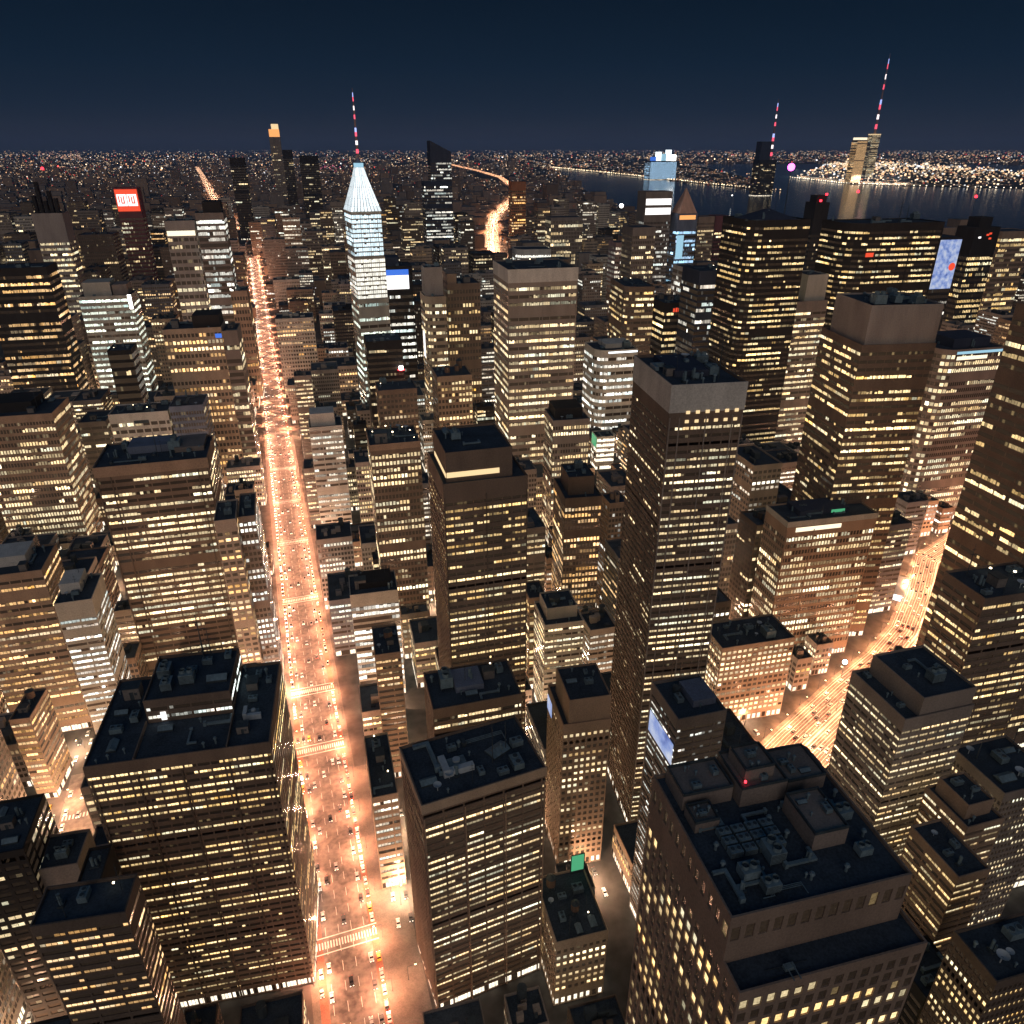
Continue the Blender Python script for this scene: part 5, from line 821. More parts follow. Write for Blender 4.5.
('low narrow dark brown block with few lit windows right of the beige gridded tower', -35.7, 567.7, 25, 13.6, 11.5, 'G', 'umber', 4.2, 0.12, 'warm'),
('tall pale stone tower with scattered lit windows right of the curved tan tower', 407.7, 1536.0, 80, 33.6, 34.2, 'G', 'limestone', 5.5, 0.3, 'cool'),
('low broad beige block with few lit windows behind the white fronted tower', 55.9, 1263.2, 20, 46.4, 36.5, 'G', 'beige', 5.5, 0.12, 'warm'),
('tall broad concrete tower with few lit windows behind the red sign tower', -352.2, 2294.9, 130, 48.4, 42.3, 'G', 'concrete', 7, 0.18, 'warm'),
('mid-height broad brown block with few lit windows left of the white lit hall', 642.3, 2140.9, 45, 50.7, 35.4, 'G', 'brown', 7, 0.23, 'warm'),
('tall narrow concrete tower with few lit windows left of the light-ringed tower', 94.9, 467.8, 120, 12.0, 13.8, 'P', 'concrete', 4.2, 0.12, 'white'),
('mid-height sand coloured block with scattered lit windows right of the square roof house tower', 295.2, 152.5, 45, 35.3, 24.3, 'T', 'sand', 4.2, 0.4, 'warm'),
('low sand coloured block with scattered lit windows right of the grey white-lit block', -169.8, 626.5, 18, 40.4, 30.1, 'T', 'sand', 4.2, 0.3, 'gold'),
('mid-height pale stone block with few lit windows left of the blue sign tower', 111.7, 1475.3, 50, 40.1, 34.0, 'G', 'limestone', 5.5, 0.18, 'white'),
('low broad brown block with few lit windows right of the beige stone tower', 14.0, 1890.5, 30, 56.7, 39.3, 'G', 'brown', 7, 0.09, 'cool'),
('low narrow concrete block with few lit windows left of the low pale stepped tower', 110.6, 334.3, 24, 12.6, 13.1, 'P', 'concrete', 4.2, 0.12, 'cool'),
('mid-height narrow grey brown block with scattered lit windows right of the small amber windowed block', 159.5, 896.9, 47, 27.2, 40.2, 'G', 'taupe', 4.2, 0.3, 'amber'),
('low pale stone block with few lit windows left of the boxy yellow-lit skyscraper', 419.3, 1481.2, 40, 41.3, 28.7, 'G', 'limestone', 5.5, 0.18, 'warm'),
('mid-height narrow black glass block with few lit windows left of the massive brown block', -121.8, 158.8, 53, 24.5, 34.0, 'C', 'black', 4.2, 0.2, 'warm'),
('low narrow tan block with scattered lit windows right of the rounded white tower', 361.6, 676.2, 33, 28.7, 41.7, 'P', 'tan', 4.2, 0.4, 'warm'),
('mid-height broad concrete block with few lit windows left of the glowing pyramid skyscraper', 81.0, 1845.9, 45, 54.8, 49.7, 'G', 'concrete', 7, 0.14, 'warm'),
('low grey brown block with few lit windows behind the black hooded tower', 355.5, 840.2, 25, 39.5, 35.8, 'G', 'taupe', 4.2, 0.12, 'warm'),
('low narrow brown block with scattered lit windows right of the black hooded tower', 333.3, 722.5, 23, 22.0, 32.8, 'T', 'brown', 4.2, 0.4, 'amber'),
('tall concrete tower with few lit windows left of the red sign tower', -463.6, 2902.3, 130, 35.8, 36.0, 'G', 'concrete', 7, 0.18, 'white'),
('tall broad taupe tower with few lit windows behind the white lit hall', 926.7, 2650.8, 100, 50.2, 45.1, 'G', 'taupe', 7, 0.14, 'gold'),
('tall pale stone tower with few lit windows behind the blue sign tower', 280.6, 1838.7, 100, 35.3, 42.7, 'G', 'limestone', 7, 0.23, 'warm'),
('tall broad slate grey tower with few lit windows left of the two white rows tower', 1354.1, 2807.7, 100, 47.4, 60.1, 'G', 'slate', 7, 0.18, 'gold'),
('mid-height narrow black glass block with few lit windows behind the pale glass block', 51.9, 484.5, 45, 12.9, 12.0, 'C', 'black', 4.2, 0.2, 'warm'),
('mid-height narrow concrete block with scattered lit windows right of the beige gridded tower', -36.4, 548.1, 60, 11.7, 11.8, 'P', 'concrete', 4.2, 0.3, 'warm'),
('low narrow concrete block with scattered lit windows behind the black hooded tower', 375.4, 892.9, 25, 27.8, 39.4, 'P', 'concrete', 4.2, 0.4, 'gold'),
('tall broad tan tower with many lit windows behind the rounded white tower', 431.7, 911.4, 80, 51.6, 49.6, 'P', 'tan', 5.5, 0.5, 'white'),
('tall broad taupe tower with few lit windows behind the glowing pyramid skyscraper', 300.9, 2566.4, 160, 47.0, 63.8, 'G', 'taupe', 7, 0.18, 'gold'),
('tall black glass tower with few lit windows left of the pale concrete slab', -281.3, 2514.4, 100, 35.5, 52.6, 'G', 'black', 7, 0.18, 'amber'),
('tall brown tower with few lit windows behind the red sign tower', -407.9, 2801.1, 160, 34.5, 46.9, 'G', 'brown', 7, 0.14, 'gold'),
('tall broad slate grey tower with few lit windows behind the curved tan tower', 402.4, 1988.8, 94, 47.7, 42.4, 'G', 'slate', 7, 0.05, 'warm'),
('tall broad concrete tower with few lit windows right of the pale concrete slab', -86.2, 2198.0, 100, 46.3, 52.1, 'G', 'concrete', 7, 0.05, 'amber'),
('tall slate grey tower with few lit windows right of the red sign tower', -346.0, 2855.2, 130, 37.4, 37.8, 'G', 'slate', 7, 0.14, 'white'),
('mid-height brown block with few lit windows left of the bright pale office tower', -286.5, 1339.9, 74, 30.6, 50.8, 'G', 'brown', 5.5, 0.07, 'amber'),
('tall narrow slate grey tower with few lit windows left of the red sign strip tower', 687.6, 1255.2, 86, 26.2, 27.5, 'G', 'slate', 5.5, 0.12, 'cool'),
('tall broad grey brown tower with few lit windows right of the pale concrete slab', 102.9, 2996.3, 130, 58.7, 38.6, 'G', 'taupe', 7, 0.14, 'cool'),
('tall pale stone tower with few lit windows right of the pale concrete slab', -96.3, 2998.6, 160, 41.6, 35.1, 'G', 'limestone', 7, 0.09, 'cool'),
('low narrow black glass block with few lit windows in front of the rounded white tower', 373.3, 739.8, 21, 13.7, 12.3, 'C', 'black', 4.2, 0.12, 'warm'),
('mid-height narrow grey brown block with scattered lit windows right of the light-ringed tower', 212.1, 687.1, 45, 30.0, 35.6, 'G', 'taupe', 4.2, 0.4, 'white'),
('low black glass block with scattered lit windows left of the white fronted tower', 32.5, 1669.4, 20, 40.0, 47.9, 'G', 'black', 5.5, 0.3, 'cool'),
('tall broad sand coloured tower with scattered lit windows right of the wide ribbed far block', 563.7, 1340.2, 110, 46.5, 30.0, 'G', 'sand', 5.5, 0.36, 'gold'),
('mid-height sand coloured block with few lit windows behind the broad dark brown tower', -150.9, 931.1, 50, 43.7, 48.9, 'T', 'sand', 5.5, 0.2, 'cool'),
('low broad dark brown block with scattered lit windows right of the small amber windowed block', 201.6, 1083.7, 20, 49.8, 30.6, 'G', 'umber', 5.5, 0.3, 'warm'),
('mid-height concrete block with few lit windows behind the tower with pale blue roof edge', 938.0, 788.7, 75, 41.2, 40.1, 'P', 'concrete', 4.2, 0.12, 'warm'),
('mid-height grey block with many lit windows left of the flat black roofed tower', 19.5, 763.0, 60, 38.9, 32.6, 'R', 'grey', 4.2, 0.6, 'white'),
('mid-height broad sand coloured block with few lit windows behind the bright pale office tower', -236.3, 1142.8, 65, 46.2, 50.4, 'G', 'sand', 5.5, 0.24, 'gold'),
('low black glass block with few lit windows left of the beige stone tower', -146.6, 1043.0, 32, 41.8, 38.8, 'G', 'black', 5.5, 0.12, 'cool'),
('tall broad tan tower with few lit windows behind the glowing pyramid skyscraper', 316.7, 2442.9, 160, 64.4, 39.1, 'G', 'tan', 7, 0.14, 'white'),
('tall broad slate grey tower with few lit windows behind the wide ribbed far block', 945.3, 2300.0, 100, 65.8, 52.2, 'G', 'slate', 7, 0.23, 'warm'),
('mid-height narrow slate grey block with scattered lit windows left of the blank browed tower', 487.2, 575.2, 45, 21.0, 16.7, 'R', 'slate', 4.2, 0.4, 'cool'),
('mid-height narrow beige block with few lit windows behind the brown stepped tower', 262.1, 595.1, 45, 17.6, 12.7, 'G', 'beige', 4.2, 0.12, 'warm'),
('mid-height narrow grey brown block with many lit windows left of the broad dark brown tower', -186.1, 893.8, 69, 29.7, 28.9, 'G', 'taupe', 4.2, 0.5, 'amber'),
('mid-height sand coloured block with few lit windows left of the glowing pyramid skyscraper', 145.5, 1657.0, 65, 34.5, 31.7, 'G', 'sand', 5.5, 0.07, 'amber'),
('low taupe block with few lit windows left of the glowing pyramid skyscraper', 85.0, 1649.9, 30, 31.6, 35.8, 'G', 'taupe', 5.5, 0.07, 'warm'),
('tall slate grey tower with few lit windows right of the beige stone tower', -117.7, 2562.1, 160, 38.9, 59.1, 'G', 'slate', 7, 0.05, 'warm'),
('tall sand coloured tower with few lit windows right of the slant roofed far tower', 613.1, 2352.0, 130, 38.3, 40.1, 'G', 'sand', 7, 0.09, 'warm'),
('tall tan tower with few lit windows left of the glowing pyramid skyscraper', 299.7, 2895.2, 160, 43.1, 43.4, 'G', 'tan', 7, 0.09, 'cool'),
('mid-height narrow concrete block with few lit windows right of the tallest brown skyscraper', 402.1, 547.1, 71, 17.5, 13.9, 'P', 'concrete', 4.2, 0.12, 'white'),
('low dark brown block with scattered lit windows behind the brown stepped tower', 196.5, 469.7, 39, 35.1, 35.5, 'G', 'umber', 4.2, 0.4, 'cool'),
('mid-height narrow grey brown block with scattered lit windows behind the light-ringed tower', 199.3, 752.1, 60, 23.8, 25.8, 'G', 'taupe', 4.2, 0.4, 'gold'),
('mid-height broad brown block with scattered lit windows right of the golden speckled tower', 1592.5, 1243.2, 65, 48.4, 33.7, 'G', 'brown', 5.5, 0.3, 'white'),
('low broad grey brown block with few lit windows behind the blue sign tower', 448.4, 2696.6, 30, 57.7, 45.0, 'G', 'taupe', 7, 0.09, 'white'),
('low narrow dark brown block with many lit windows right of the pale glass block', 71.9, 353.6, 35, 22.9, 24.9, 'G', 'umber', 4.2, 0.6, 'warm'),
('low narrow tan block with few lit windows left of the brown block with greenish floors', -407.2, 1279.7, 30, 26.1, 26.5, 'G', 'tan', 5.5, 0.18, 'warm'),
('mid-height pale stone block with few lit windows behind the red sign strip tower', 814.7, 1424.6, 62, 40.7, 27.1, 'G', 'limestone', 5.5, 0.12, 'warm'),
('low broad beige block with scattered lit windows right of the beige stone tower', -77.7, 993.3, 40, 48.5, 33.0, 'G', 'beige', 5.5, 0.4, 'white'),
('tall broad beige tower with few lit windows behind the blue sign tower', 283.6, 1999.0, 100, 55.6, 62.9, 'G', 'beige', 7, 0.09, 'white'),
('tall broad black glass tower with few lit windows right of the red sign tower', -315.5, 2979.2, 130, 49.8, 49.6, 'G', 'black', 7, 0.09, 'white'),
('tall tan tower with few lit windows right of the bright pale office tower', -310.0, 2051.4, 80, 43.5, 51.7, 'G', 'tan', 7, 0.09, 'warm'),
('mid-height broad tan block with few lit windows left of the red sign strip tower', 759.2, 1414.1, 65, 46.3, 42.4, 'G', 'tan', 5.5, 0.18, 'cool'),
('low grey brown block with few lit windows right of the white fronted tower', 87.8, 1223.1, 20, 42.4, 29.3, 'G', 'taupe', 5.5, 0.07, 'warm'),
('low narrow pale stone block with scattered lit windows right of the white fronted tower', 63.3, 729.3, 35, 14.3, 16.5, 'P', 'limestone', 4.2, 0.4, 'white'),
('tall narrow grey tower with many lit windows right of the massive brown block', -51.8, 310.0, 83, 22.7, 22.5, 'R', 'grey', 4.2, 0.6, 'gold'),
('low narrow tan block with few lit windows right of the brown stepped tower', 329.8, 640.9, 15, 23.7, 23.7, 'P', 'tan', 4.2, 0.12, 'warm'),
('mid-height black glass block with few lit windows left of the glowing pyramid skyscraper', 164.5, 1699.7, 65, 38.4, 50.5, 'G', 'black', 5.5, 0.18, 'amber'),
('mid-height grey block with few lit windows behind the white lit hall', 916.5, 2608.0, 60, 44.4, 35.4, 'G', 'grey', 7, 0.23, 'gold'),
('mid-height broad concrete block with few lit windows behind the white lit hall', 817.7, 2422.0, 60, 47.9, 41.5, 'G', 'concrete', 7, 0.18, 'cool'),
('mid-height brown block with few lit windows right of the bright pale office tower', -258.2, 1797.1, 70, 38.2, 41.7, 'G', 'brown', 7, 0.09, 'amber'),
('tall beige tower with few lit windows left of the two white rows tower', 1287.9, 2509.0, 106, 35.2, 61.8, 'G', 'beige', 7, 0.14, 'amber'),
('low narrow beige block with many lit windows right of the low pale stepped tower', 170.0, 365.3, 33, 23.4, 26.4, 'G', 'beige', 4.2, 0.6, 'cool'),
('mid-height beige block with scattered lit windows left of the beige gridded tower', -81.9, 558.8, 66, 40.2, 34.8, 'G', 'beige', 4.2, 0.3, 'cool'),
('tall black glass tower with many lit windows left of the boxy yellow-lit skyscraper', 302.9, 974.6, 110, 41.7, 45.8, 'C', 'black', 5.5, 0.5, 'warm'),
('mid-height concrete block with few lit windows right of the pale concrete slab', -61.3, 2425.8, 60, 37.0, 43.6, 'G', 'concrete', 7, 0.23, 'warm')]
for i,(lab,x,y,H,w,d,sty,wall,fh,p,tone) in enumerate(FILL):
    rng=random.Random(i*7+1); a=R(-4); c,s=math.cos(a),math.sin(a); wq=Q(); bq=Q(); poly=footprint(w,d)
    for k in range(4):
        A_,B_=poly[k],poly[(k+1)%4]; facade(wq,bq,A_,B_,0,H,sty,fh,2,p if k in(0,2) else p*.6,tone,rng,False,y<1200)
    wq.poly([(px,py_,H) for px,py_ in poly],1); inn=grow(poly,-.5)
    for k in range(4):
        A_,B_,C_,D_=poly[k],poly[(k+1)%4],inn[(k+1)%4],inn[k]
        wq.poly([(*A_,H),(*B_,H),(*B_,H+1.2),(*A_,H+1.2)]); wq.poly([(*A_,H+1.2),(*B_,H+1.2),(*C_,H+1.2),(*D_,H+1.2)]); wq.poly([(*C_,H),(*D_,H),(*D_,H+1.2),(*C_,H+1.2)])
    for _ in range(rng.randint(4,9)):
        u,v=rng.uniform(-.38,.2)*w,rng.uniform(-.38,.2)*d; wq.box(u,u+rng.uniform(.05,.25)*w,v,v+rng.uniform(.05,.25)*d,H+.01+_*.013,H+rng.uniform(1,5.5),0 if rng.random()<.5 else 2)
    if rng.random()<.3: wq.cyl(rng.uniform(-.3,.3)*w,.36*d,H,H+6,2,n=10,m=2)
    nw=len(wq.n); wq.v+=bq.v; wq.n+=bq.n; wq.m+=[3]*len(bq.n); wq.c=[(0,0,0)]*nw+bq.c
    o=wq.build('tower' if H>=80 else 'city_block',[WALL[wall],ROOF if rng.random()<.7 else ROOF2,METALD,WIN],None,True)
    o.location=(x+w/2*c-d/2*s,y+w/2*s+d/2*c,0); o.rotation_euler=(0,0,a); tag(o,lab,'building','buildings of the midtown blocks')

# ------------------------------------------------------------------ street lamps
q=Q(); q.cyl(0,0,0,9,.13,.08,8); q.cyl(0,0,0,.6,.22,.2,8); POLE=q.mesh('pole',[METALD])
q=Q(); q.box(-.06,3.4,-.05,.05,8.85,9); ARM=q.mesh('arm',[METALD])
q=Q(); q.box(3.0,4.0,-.22,.22,8.72,8.9,0,bottom=True); q.poly([(3.05,.18,8.71),(3.95,.18,8.71),(3.95,-.18,8.71),(3.05,-.18,8.71)],1); q.box(3.1,3.9,-.17,.17,8.9,9.02,1); HEAD=q.mesh('lamp_head',[METALD,LAMP])
def spot(e,col,size=150,blend=.8):
    L=bpy.data.lights.new('lamp_light','SPOT'); L.energy=e; L.color=col; L.spot_size=R(size); L.spot_blend=blend; L.shadow_soft_size=.35; return L
SAL=(1,.35,.17)
L1_=spot(32000,SAL,150,1); L2_=spot(80000,SAL,150,1); L3_=spot(150000,SAL,156,1); LPZ=spot(7000,(1,.44,.24),160); LB=spot(21000,(1,.38,.15),154,1); LS=spot(24000,(1,.44,.24),165); LW=spot(11000,(1,.62,.36),168)
def point(e,col):
    L=bpy.data.lights.new('lamp_glow','POINT'); L.energy=e; L.color=col; L.shadow_soft_size=.5; return L
NL=[0]; PTS={L1_.name:point(13000,(1,.47,.28)),L2_.name:point(20000,(1,.47,.28)),L3_.name:point(40000,(1,.47,.28)),LB.name:point(11000,(1,.45,.23)),LS.name:point(10000,(1,.55,.3)),LW.name:point(30000,(1,.60,.36))}
def lamp(x,y,rz,L,label,group,z=.2,parts=True):
    e=empty('street_lamp',(x,y,z),rz); tag(e,label,'street lamp',group)
    for me,n in ((POLE,'pole'),(ARM,'arm'),(HEAD,'lamp_head')): put(me,n,e,(0,0,0))
    for l_,px in ((L,2.9),(PTS.get(L.name),4.2)):
        if l_: l=bpy.data.objects.new('lamp_light',l_); COL.objects.link(l); l.parent=e; l.location=(px,0,8.6)
    NL[0]+=1
y=160; k=0
while y<2700:
    st,L=(25,L1_) if y<900 else (48,L2_) if y<1500 else (85,L3_)
    lamp(-19.2,y,0,L,'tall street lamp on the left kerb of the salmon lit avenue','street lamps on the left avenue kerb')
    lamp(12.2,y+st/2,R(180),L,'tall street lamp on the right kerb of the salmon lit avenue','street lamps on the right avenue kerb'); y+=st
for y in range(158,330,42): lamp(19.5,y,0,LPZ,'added street lamp lighting the paved plaza beside the brown corner block','added lamps of the plaza',.16)  # plaza lamps added to light the dark gap beside the avenue
for (xa,ya),(xb,yb) in zip(BLV,BLV[1:]):
    Ls=math.hypot(xb-xa,yb-ya); ux,uy=(xb-xa)/Ls,(yb-ya)/Ls; t=8
    while t<Ls:
        for sg in (1,-1): lamp(xa+ux*t-uy*sg*20.5,ya+uy*t+ux*sg*20.5,math.atan2(-sg*ux,sg*uy),LB,'added street lamp along the middle of the diagonal orange boulevard','street lamps of the boulevard',.05)
        lamp(xa+ux*(t+12)-uy*2.2,ya+uy*(t+12)+ux*2.2,math.atan2(-ux,uy),LB,'added street lamp along the middle of the diagonal orange boulevard','street lamps of the boulevard',.05); t+=24  # middle row added to even out the light on the road
for y in (215,245,275,305,335,365):
    lamp(-112.5,y,R(180),LS,'street lamp on the salmon side street beside the massive brown block','street lamps of the side street',.05); lamp(-139.5,y-12,0,LS,'street lamp on the salmon side street beside the massive brown block','street lamps of the side street',.05)
LP=[(-127.5, 209.8), (113.6, 219.5), (170.3, 220.2), (23.0, 235.9), (-151.7, 250.9), (-88.2, 253.5), (-42.6, 270.2), (33.0, 276.8), (95.4, 271.3), (190.6, 272.5), (-171.9, 291.7), (-75.9, 292.4), (246.9, 289.1), (54.6, 316.5), (110.0, 317.3), (151.4, 317.3), (-197.7, 329.5), (-146.7, 339.1), (-98.9, 339.0), (-57.4, 329.4), (202.0, 330.9), (283.8, 330.8), (103.8, 357.6), (-209.6, 379.6), (-87.8, 378.1), (-44.6, 370.4), (36.7, 376.6), (156.8, 374.5), (218.1, 375.5), (-136.7, 395.8), (119.3, 395.4), (283.5, 400.2), (406.7, 400.2), (-25.6, 410.7), (165.3, 420.6), (232.5, 413.2), (447.0, 409.4), (-123.0, 437.2), (41.6, 436.3), (118.6, 438.1), (395.8, 440.6), (-236.6, 459.7), (-196.3, 459.0), (171.5, 460.8), (232.4, 459.8), (293.0, 460.0), (450.0, 452.4), (-160.4, 478.7), (49.6, 475.6), (92.0, 478.6), (337.0, 480.1), (417.2, 480.9), (500.5, 470.9), (-234.5, 499.9), (-118.4, 498.9), (-71.6, 500.3), (142.8, 492.2), (381.7, 500.9), (-183.4, 519.1), (-25.8, 510.1), (208.4, 520.6), (276.8, 515.3), (345.7, 519.3), (453.5, 513.3), (512.8, 519.5), (-257.1, 539.1), (-137.1, 536.2), (24.7, 537.3), (137.0, 534.0), (564.0, 533.8), (-212.2, 551.9), (-93.7, 549.7), (69.6, 553.1), (188.0, 558.9), (271.6, 555.5), (321.1, 557.1), (366.7, 555.8), (483.4, 553.9), (611.4, 555.2), (-145.5, 580.7), (119.2, 577.7), (417.4, 569.0), (518.6, 573.7), (571.7, 574.4), (-273.9, 596.2), (-31.9, 594.0), (27.4, 599.9), (80.6, 592.7), (159.3, 590.0), (245.1, 595.1), (380.7, 597.9), (607.6, 595.8), (472.1, 657.4), (683.0, 658.9), (-123.2, 678.0), (289.9, 680.7), (-313.6, 699.5), (39.8, 698.8), (144.1, 689.7), (567.9, 698.5), (774.5, 718.1), (-225.7, 740.7), (374.5, 731.6), (-48.1, 758.4), (484.6, 758.0), (652.2, 752.2), (197.9, 778.7), (-341.7, 792.4), (66.1, 791.2), (302.4, 793.5), (846.1, 798.1), (-163.8, 813.5), (569.3, 818.3), (750.0, 819.2), (402.5, 833.4), (-254.0, 859.4), (-73.7, 850.4), (144.1, 858.4), (925.5, 850.7), (250.6, 880.0), (654.2, 869.8), (-373.4, 891.6), (21.1, 900.9), (480.3, 893.5), (827.1, 892.8), (-148.8, 914.3), (346.0, 916.9), (735.9, 919.9), (996.1, 920.6), (576.7, 938.2), (-295.5, 952.2), (131.2, 958.4), (-61.7, 979.8), (257.6, 979.8), (892.9, 978.9), (-399.0, 995.4), (-200.5, 1000.9), (398.3, 997.5), (668.9, 996.3), (1084.0, 990.5), (47.0, 1020.5), (506.3, 1018.5), (765.1, 1017.5), (985.9, 1020.3), (-315.5, 1051.9), (143.2, 1053.7), (322.1, 1059.2), (-85.3, 1074.5), (598.6, 1079.4), (852.2, 1070.4), (1135.0, 1070.7), (-412.5, 1090.9), (419.5, 1101.0), (702.5, 1100.0), (-231.2, 1116.5), (52.8, 1120.7), (949.4, 1114.4), (1051.6, 1117.3), (218.1, 1131.2), (1217.0, 1133.0)]
for (x,y) in LP: lamp(x,y,(x*7+y)%6.28,LW,'added street lamp lighting a narrow gap between tall buildings','added lamps between the blocks',0)  # gap lamps, many unseen, added so their light climbs the facades

# ------------------------------------------------------------------ cars
def car_meshes(paint):
    prof=[(-2.2,.35),(-2.2,.85),(-1.2,.95),(-.7,.95),(1.5,1.0),(2.2,.9),(2.2,.35)]
    q=Q(); hw=.88
    for i in range(len(prof)):
        (ya,za),(yb,zb)=prof[i],prof[(i+1)%len(prof)]; q.poly([(-hw,ya,za),(hw,ya,za),(hw,yb,zb),(-hw,yb,zb)][::-1])
    q.poly([(-hw,y,z) for y,z in prof]); q.poly([(hw,y,z) for y,z in prof][::-1])
    q.poly([(-.68,-.35,1.45),(.68,-.35,1.45),(.68,1.0,1.45),(-.68,1.0,1.45)])
    return q
GLASS=rough_mat('car_glass',(.02,.022,.025),.1,.1,.5,.6)
def cab():
    q=Q(); B=[(-.82,-.95,.96),(.82,-.95,.96),(.82,1.5,1.0),(-.82,1.5,1.0)]; T=[(-.68,-.35,1.44),(.68,-.35,1.44),(.68,1.0,1.44),(-.68,1.0,1.44)]
    for i in range(4): j=(i+1)%4; q.poly([B[i],B[j],T[j],T[i]])
    return q
BODY=[car_meshes(0).mesh('body',[m]) for m in CARP]; CABM=cab().mesh('cabin_glass',[GLASS])
def wheelq(x,y,q=None,m=0):
    q=q or Q(); n=10
    a=[(x-.1,y+.33*math.cos(6.283*i/n),.33+.33*math.sin(6.283*i/n)) for i in range(n)]; b=[(x+.1,p[1],p[2]) for p in a]
    for i in range(n): j=(i+1)%n; q.poly([a[i],a[j],b[j],b[i]],m)
    q.poly(a,m); q.poly(b[::-1],m); return q
WH=wheelq(0,0).mesh('wheel',[TYRE])
q=Q(); q.box(-.2,.2,-.06,.06,-.12,.12,0,bottom=True); HLM=q.mesh('headlight',[HEADL]); TLM=q.mesh('tail_light',[TAILL])
SIMPLE=[]
for m in CARP:
    q=car_meshes(0); n0=len(q.n); c=cab(); q.v+=c.v; q.n+=c.n; q.m+=[1]*len(c.n)
    for x in (-.8,.8):
        for y in (-1.35,1.35): wheelq(x,y,q,4)
    for x in (-.62,.62): q.box(x-.22,x+.22,-2.27,-2.15,.55,.85,2); q.box(x-.2,x+.2,2.15,2.26,.65,.85,3)
    q.c=[]; SIMPLE.append(q.mesh('car',[m,GLASS,HEADL,TAILL,TYRE]))
CN=['black','silver','white','yellow','grey']
def car(x,y,rz,ci,label,group,detail,z=.055):
    if not detail:
        o=bpy.data.objects.new('car',SIMPLE[ci]); COL.objects.link(o); o.location=(x,y,z); o.rotation_euler=(0,0,rz)
    else:
        o=empty('car',(x,y,z),rz); put(BODY[ci],'body',o,(0,0,0)); put(CABM,'cabin_glass',o,(0,0,0))
        for wx in (-.8,.8):
            for wy in (-1.35,1.35): put(WH,'wheel',o,(wx,wy,0))
        for hx in (-.62,.62): put(HLM,'headlight',o,(hx,-2.2,.7)); put(TLM,'tail_light',o,(hx,2.2,.75))
    tag(o,label,'car',group)
rng=random.Random(21)
def colour(): return rng.choice([0,0,1,1,1,2,2,2,2,3,4,4])
ncar=0; q=Q()
def mass_car(x,y,rz):
    c,s=math.cos(rz),math.sin(rz)
    def bx(x0,x1,y0,y1,z0,z1,m):
        k=len(q.v); q.box(x0,x1,y0,y1,z0,z1,m); q.v[k:]=[(x+a*c-b*s,y+a*s+b*c,z+.055) for a,b,z in q.v[k:]]
    bx(-.85,.85,-2.1,2.1,.3,.95,0 if rng.random()<.5 else 1); bx(-.7,.7,-1,1.2,.955,1.45,2)
    for u in (-.6,.6): bx(u-.22,u+.22,-2.2,-2.105,.5,.85,3); bx(u-.2,u+.2,2.105,2.2,.6,.85,4)
for lx,rz,kind,st in ((-16.0,0,'parked at the left kerb of the avenue',6.3),(8.9,R(180),'parked at the right kerb of the avenue',6.3),(-12.6,0,'driving in the left lanes of the avenue',13),(-9.3,0,'driving in the left lanes of the avenue',34),(-3.6,0,'driving in the middle lane of the avenue',26),(2.1,R(180),'driving in the right lanes of the avenue',34),(5.6,0,'driving in the right lanes of the avenue',13)):
    y=185+rng.uniform(0,6); lim=400 if 'parked' in kind else 470
    while y<2600:
        if rng.random()<.9 and not any(-6<y-c<8 for c in CW):
            ci=colour(); xx=lx+rng.uniform(-.3,.3)
            if y<lim: car(xx,y,rz,ci,f'{CN[ci]} car {kind}',f'{CN[ci]} cars {kind}',y<300); ncar+=1
            else: mass_car(xx,y,rz)
        y+=st*rng.uniform(.8,1.3)*(1 if y<900 else 1.6)
for k,((xa,ya),(xb,yb)) in enumerate(zip(BLV[1:],BLV[2:])):
    Ls=math.hypot(xb-xa,yb-ya); ux,uy=(xb-xa)/Ls,(yb-ya)/Ls
    for off in (-14.2,-10.7,-7.2,-3.7,3.7,7.2,10.7,14.2):
        t=rng.uniform(1,8)
        while t<Ls-1:
            ci=rng.choice([1,1,2,2,2,4,0]); x,y=xa+ux*t-uy*off,ya+uy*t+ux*off; rz=math.atan2(uy,ux)-R(90)+(R(180) if off<0 else 0)+R(180)
            if k<4: car(x,y,rz,ci,f'{CN[ci]} car in the traffic on the diagonal orange boulevard',f'{CN[ci]} cars on the boulevard',False); ncar+=1
            else: mass_car(x,y,rz)
            t+=rng.uniform(12,30)
print('cars',ncar)
tag(q.build('distant_traffic',[CARP[2],CARP[1],GLASS,HEADL,TAILL]),'distant cars filling the upper avenue and the far boulevard','traffic',kind='stuff')

# ------------------------------------------------------------------ the far city, its lamps, the lit shores
rng=random.Random(4)
F=740.; PT,YW=R(26.2),R(18.3)
def spread_point(v,u):
    a=(u-512)/F; b=(512-v)/F; fy=math.cos(PT)+b*math.sin(PT); z=-math.sin(PT)+b*math.cos(PT); t=-320/z
    X_,Y_=a*t,fy*t; return X_*math.cos(YW)+Y_*math.sin(YW),-X_*math.sin(YW)+Y_*math.cos(YW)
def inside(x,y,pl):
    c=False;n=len(pl)
    for i in range(n):
        (x1,y1),(x2,y2)=pl[i],pl[(i+1)%n]
        if (y1>y)!=(y2>y) and x<(x2-x1)*(y-y1)/(y2-y1)+x1: c=not c
    return c
def wet(x,y): return inside(x,y,WPOLY) and not any(inside(x,y,p) for p in ISL)
def near_line(x,y,pts,dmin):
    for (xa,ya),(xb,yb) in zip(pts,pts[1:]):
        L2=(xb-xa)**2+(yb-ya)**2; t=max(0,min(1,((x-xa)*(xb-xa)+(y-ya)*(yb-ya))/L2))
        if (x-xa-t*(xb-xa))**2+(y-ya-t*(yb-ya))**2<dmin*dmin: return True
    return False
taken=[(h[3]+h[6]/2,h[4]+h[7]/2,max(h[6],h[7])*.75) for h in HERO]+[(f[1]+f[4]/2,f[2]+f[5]/2,max(f[4],f[5])*.75) for f in FILL]
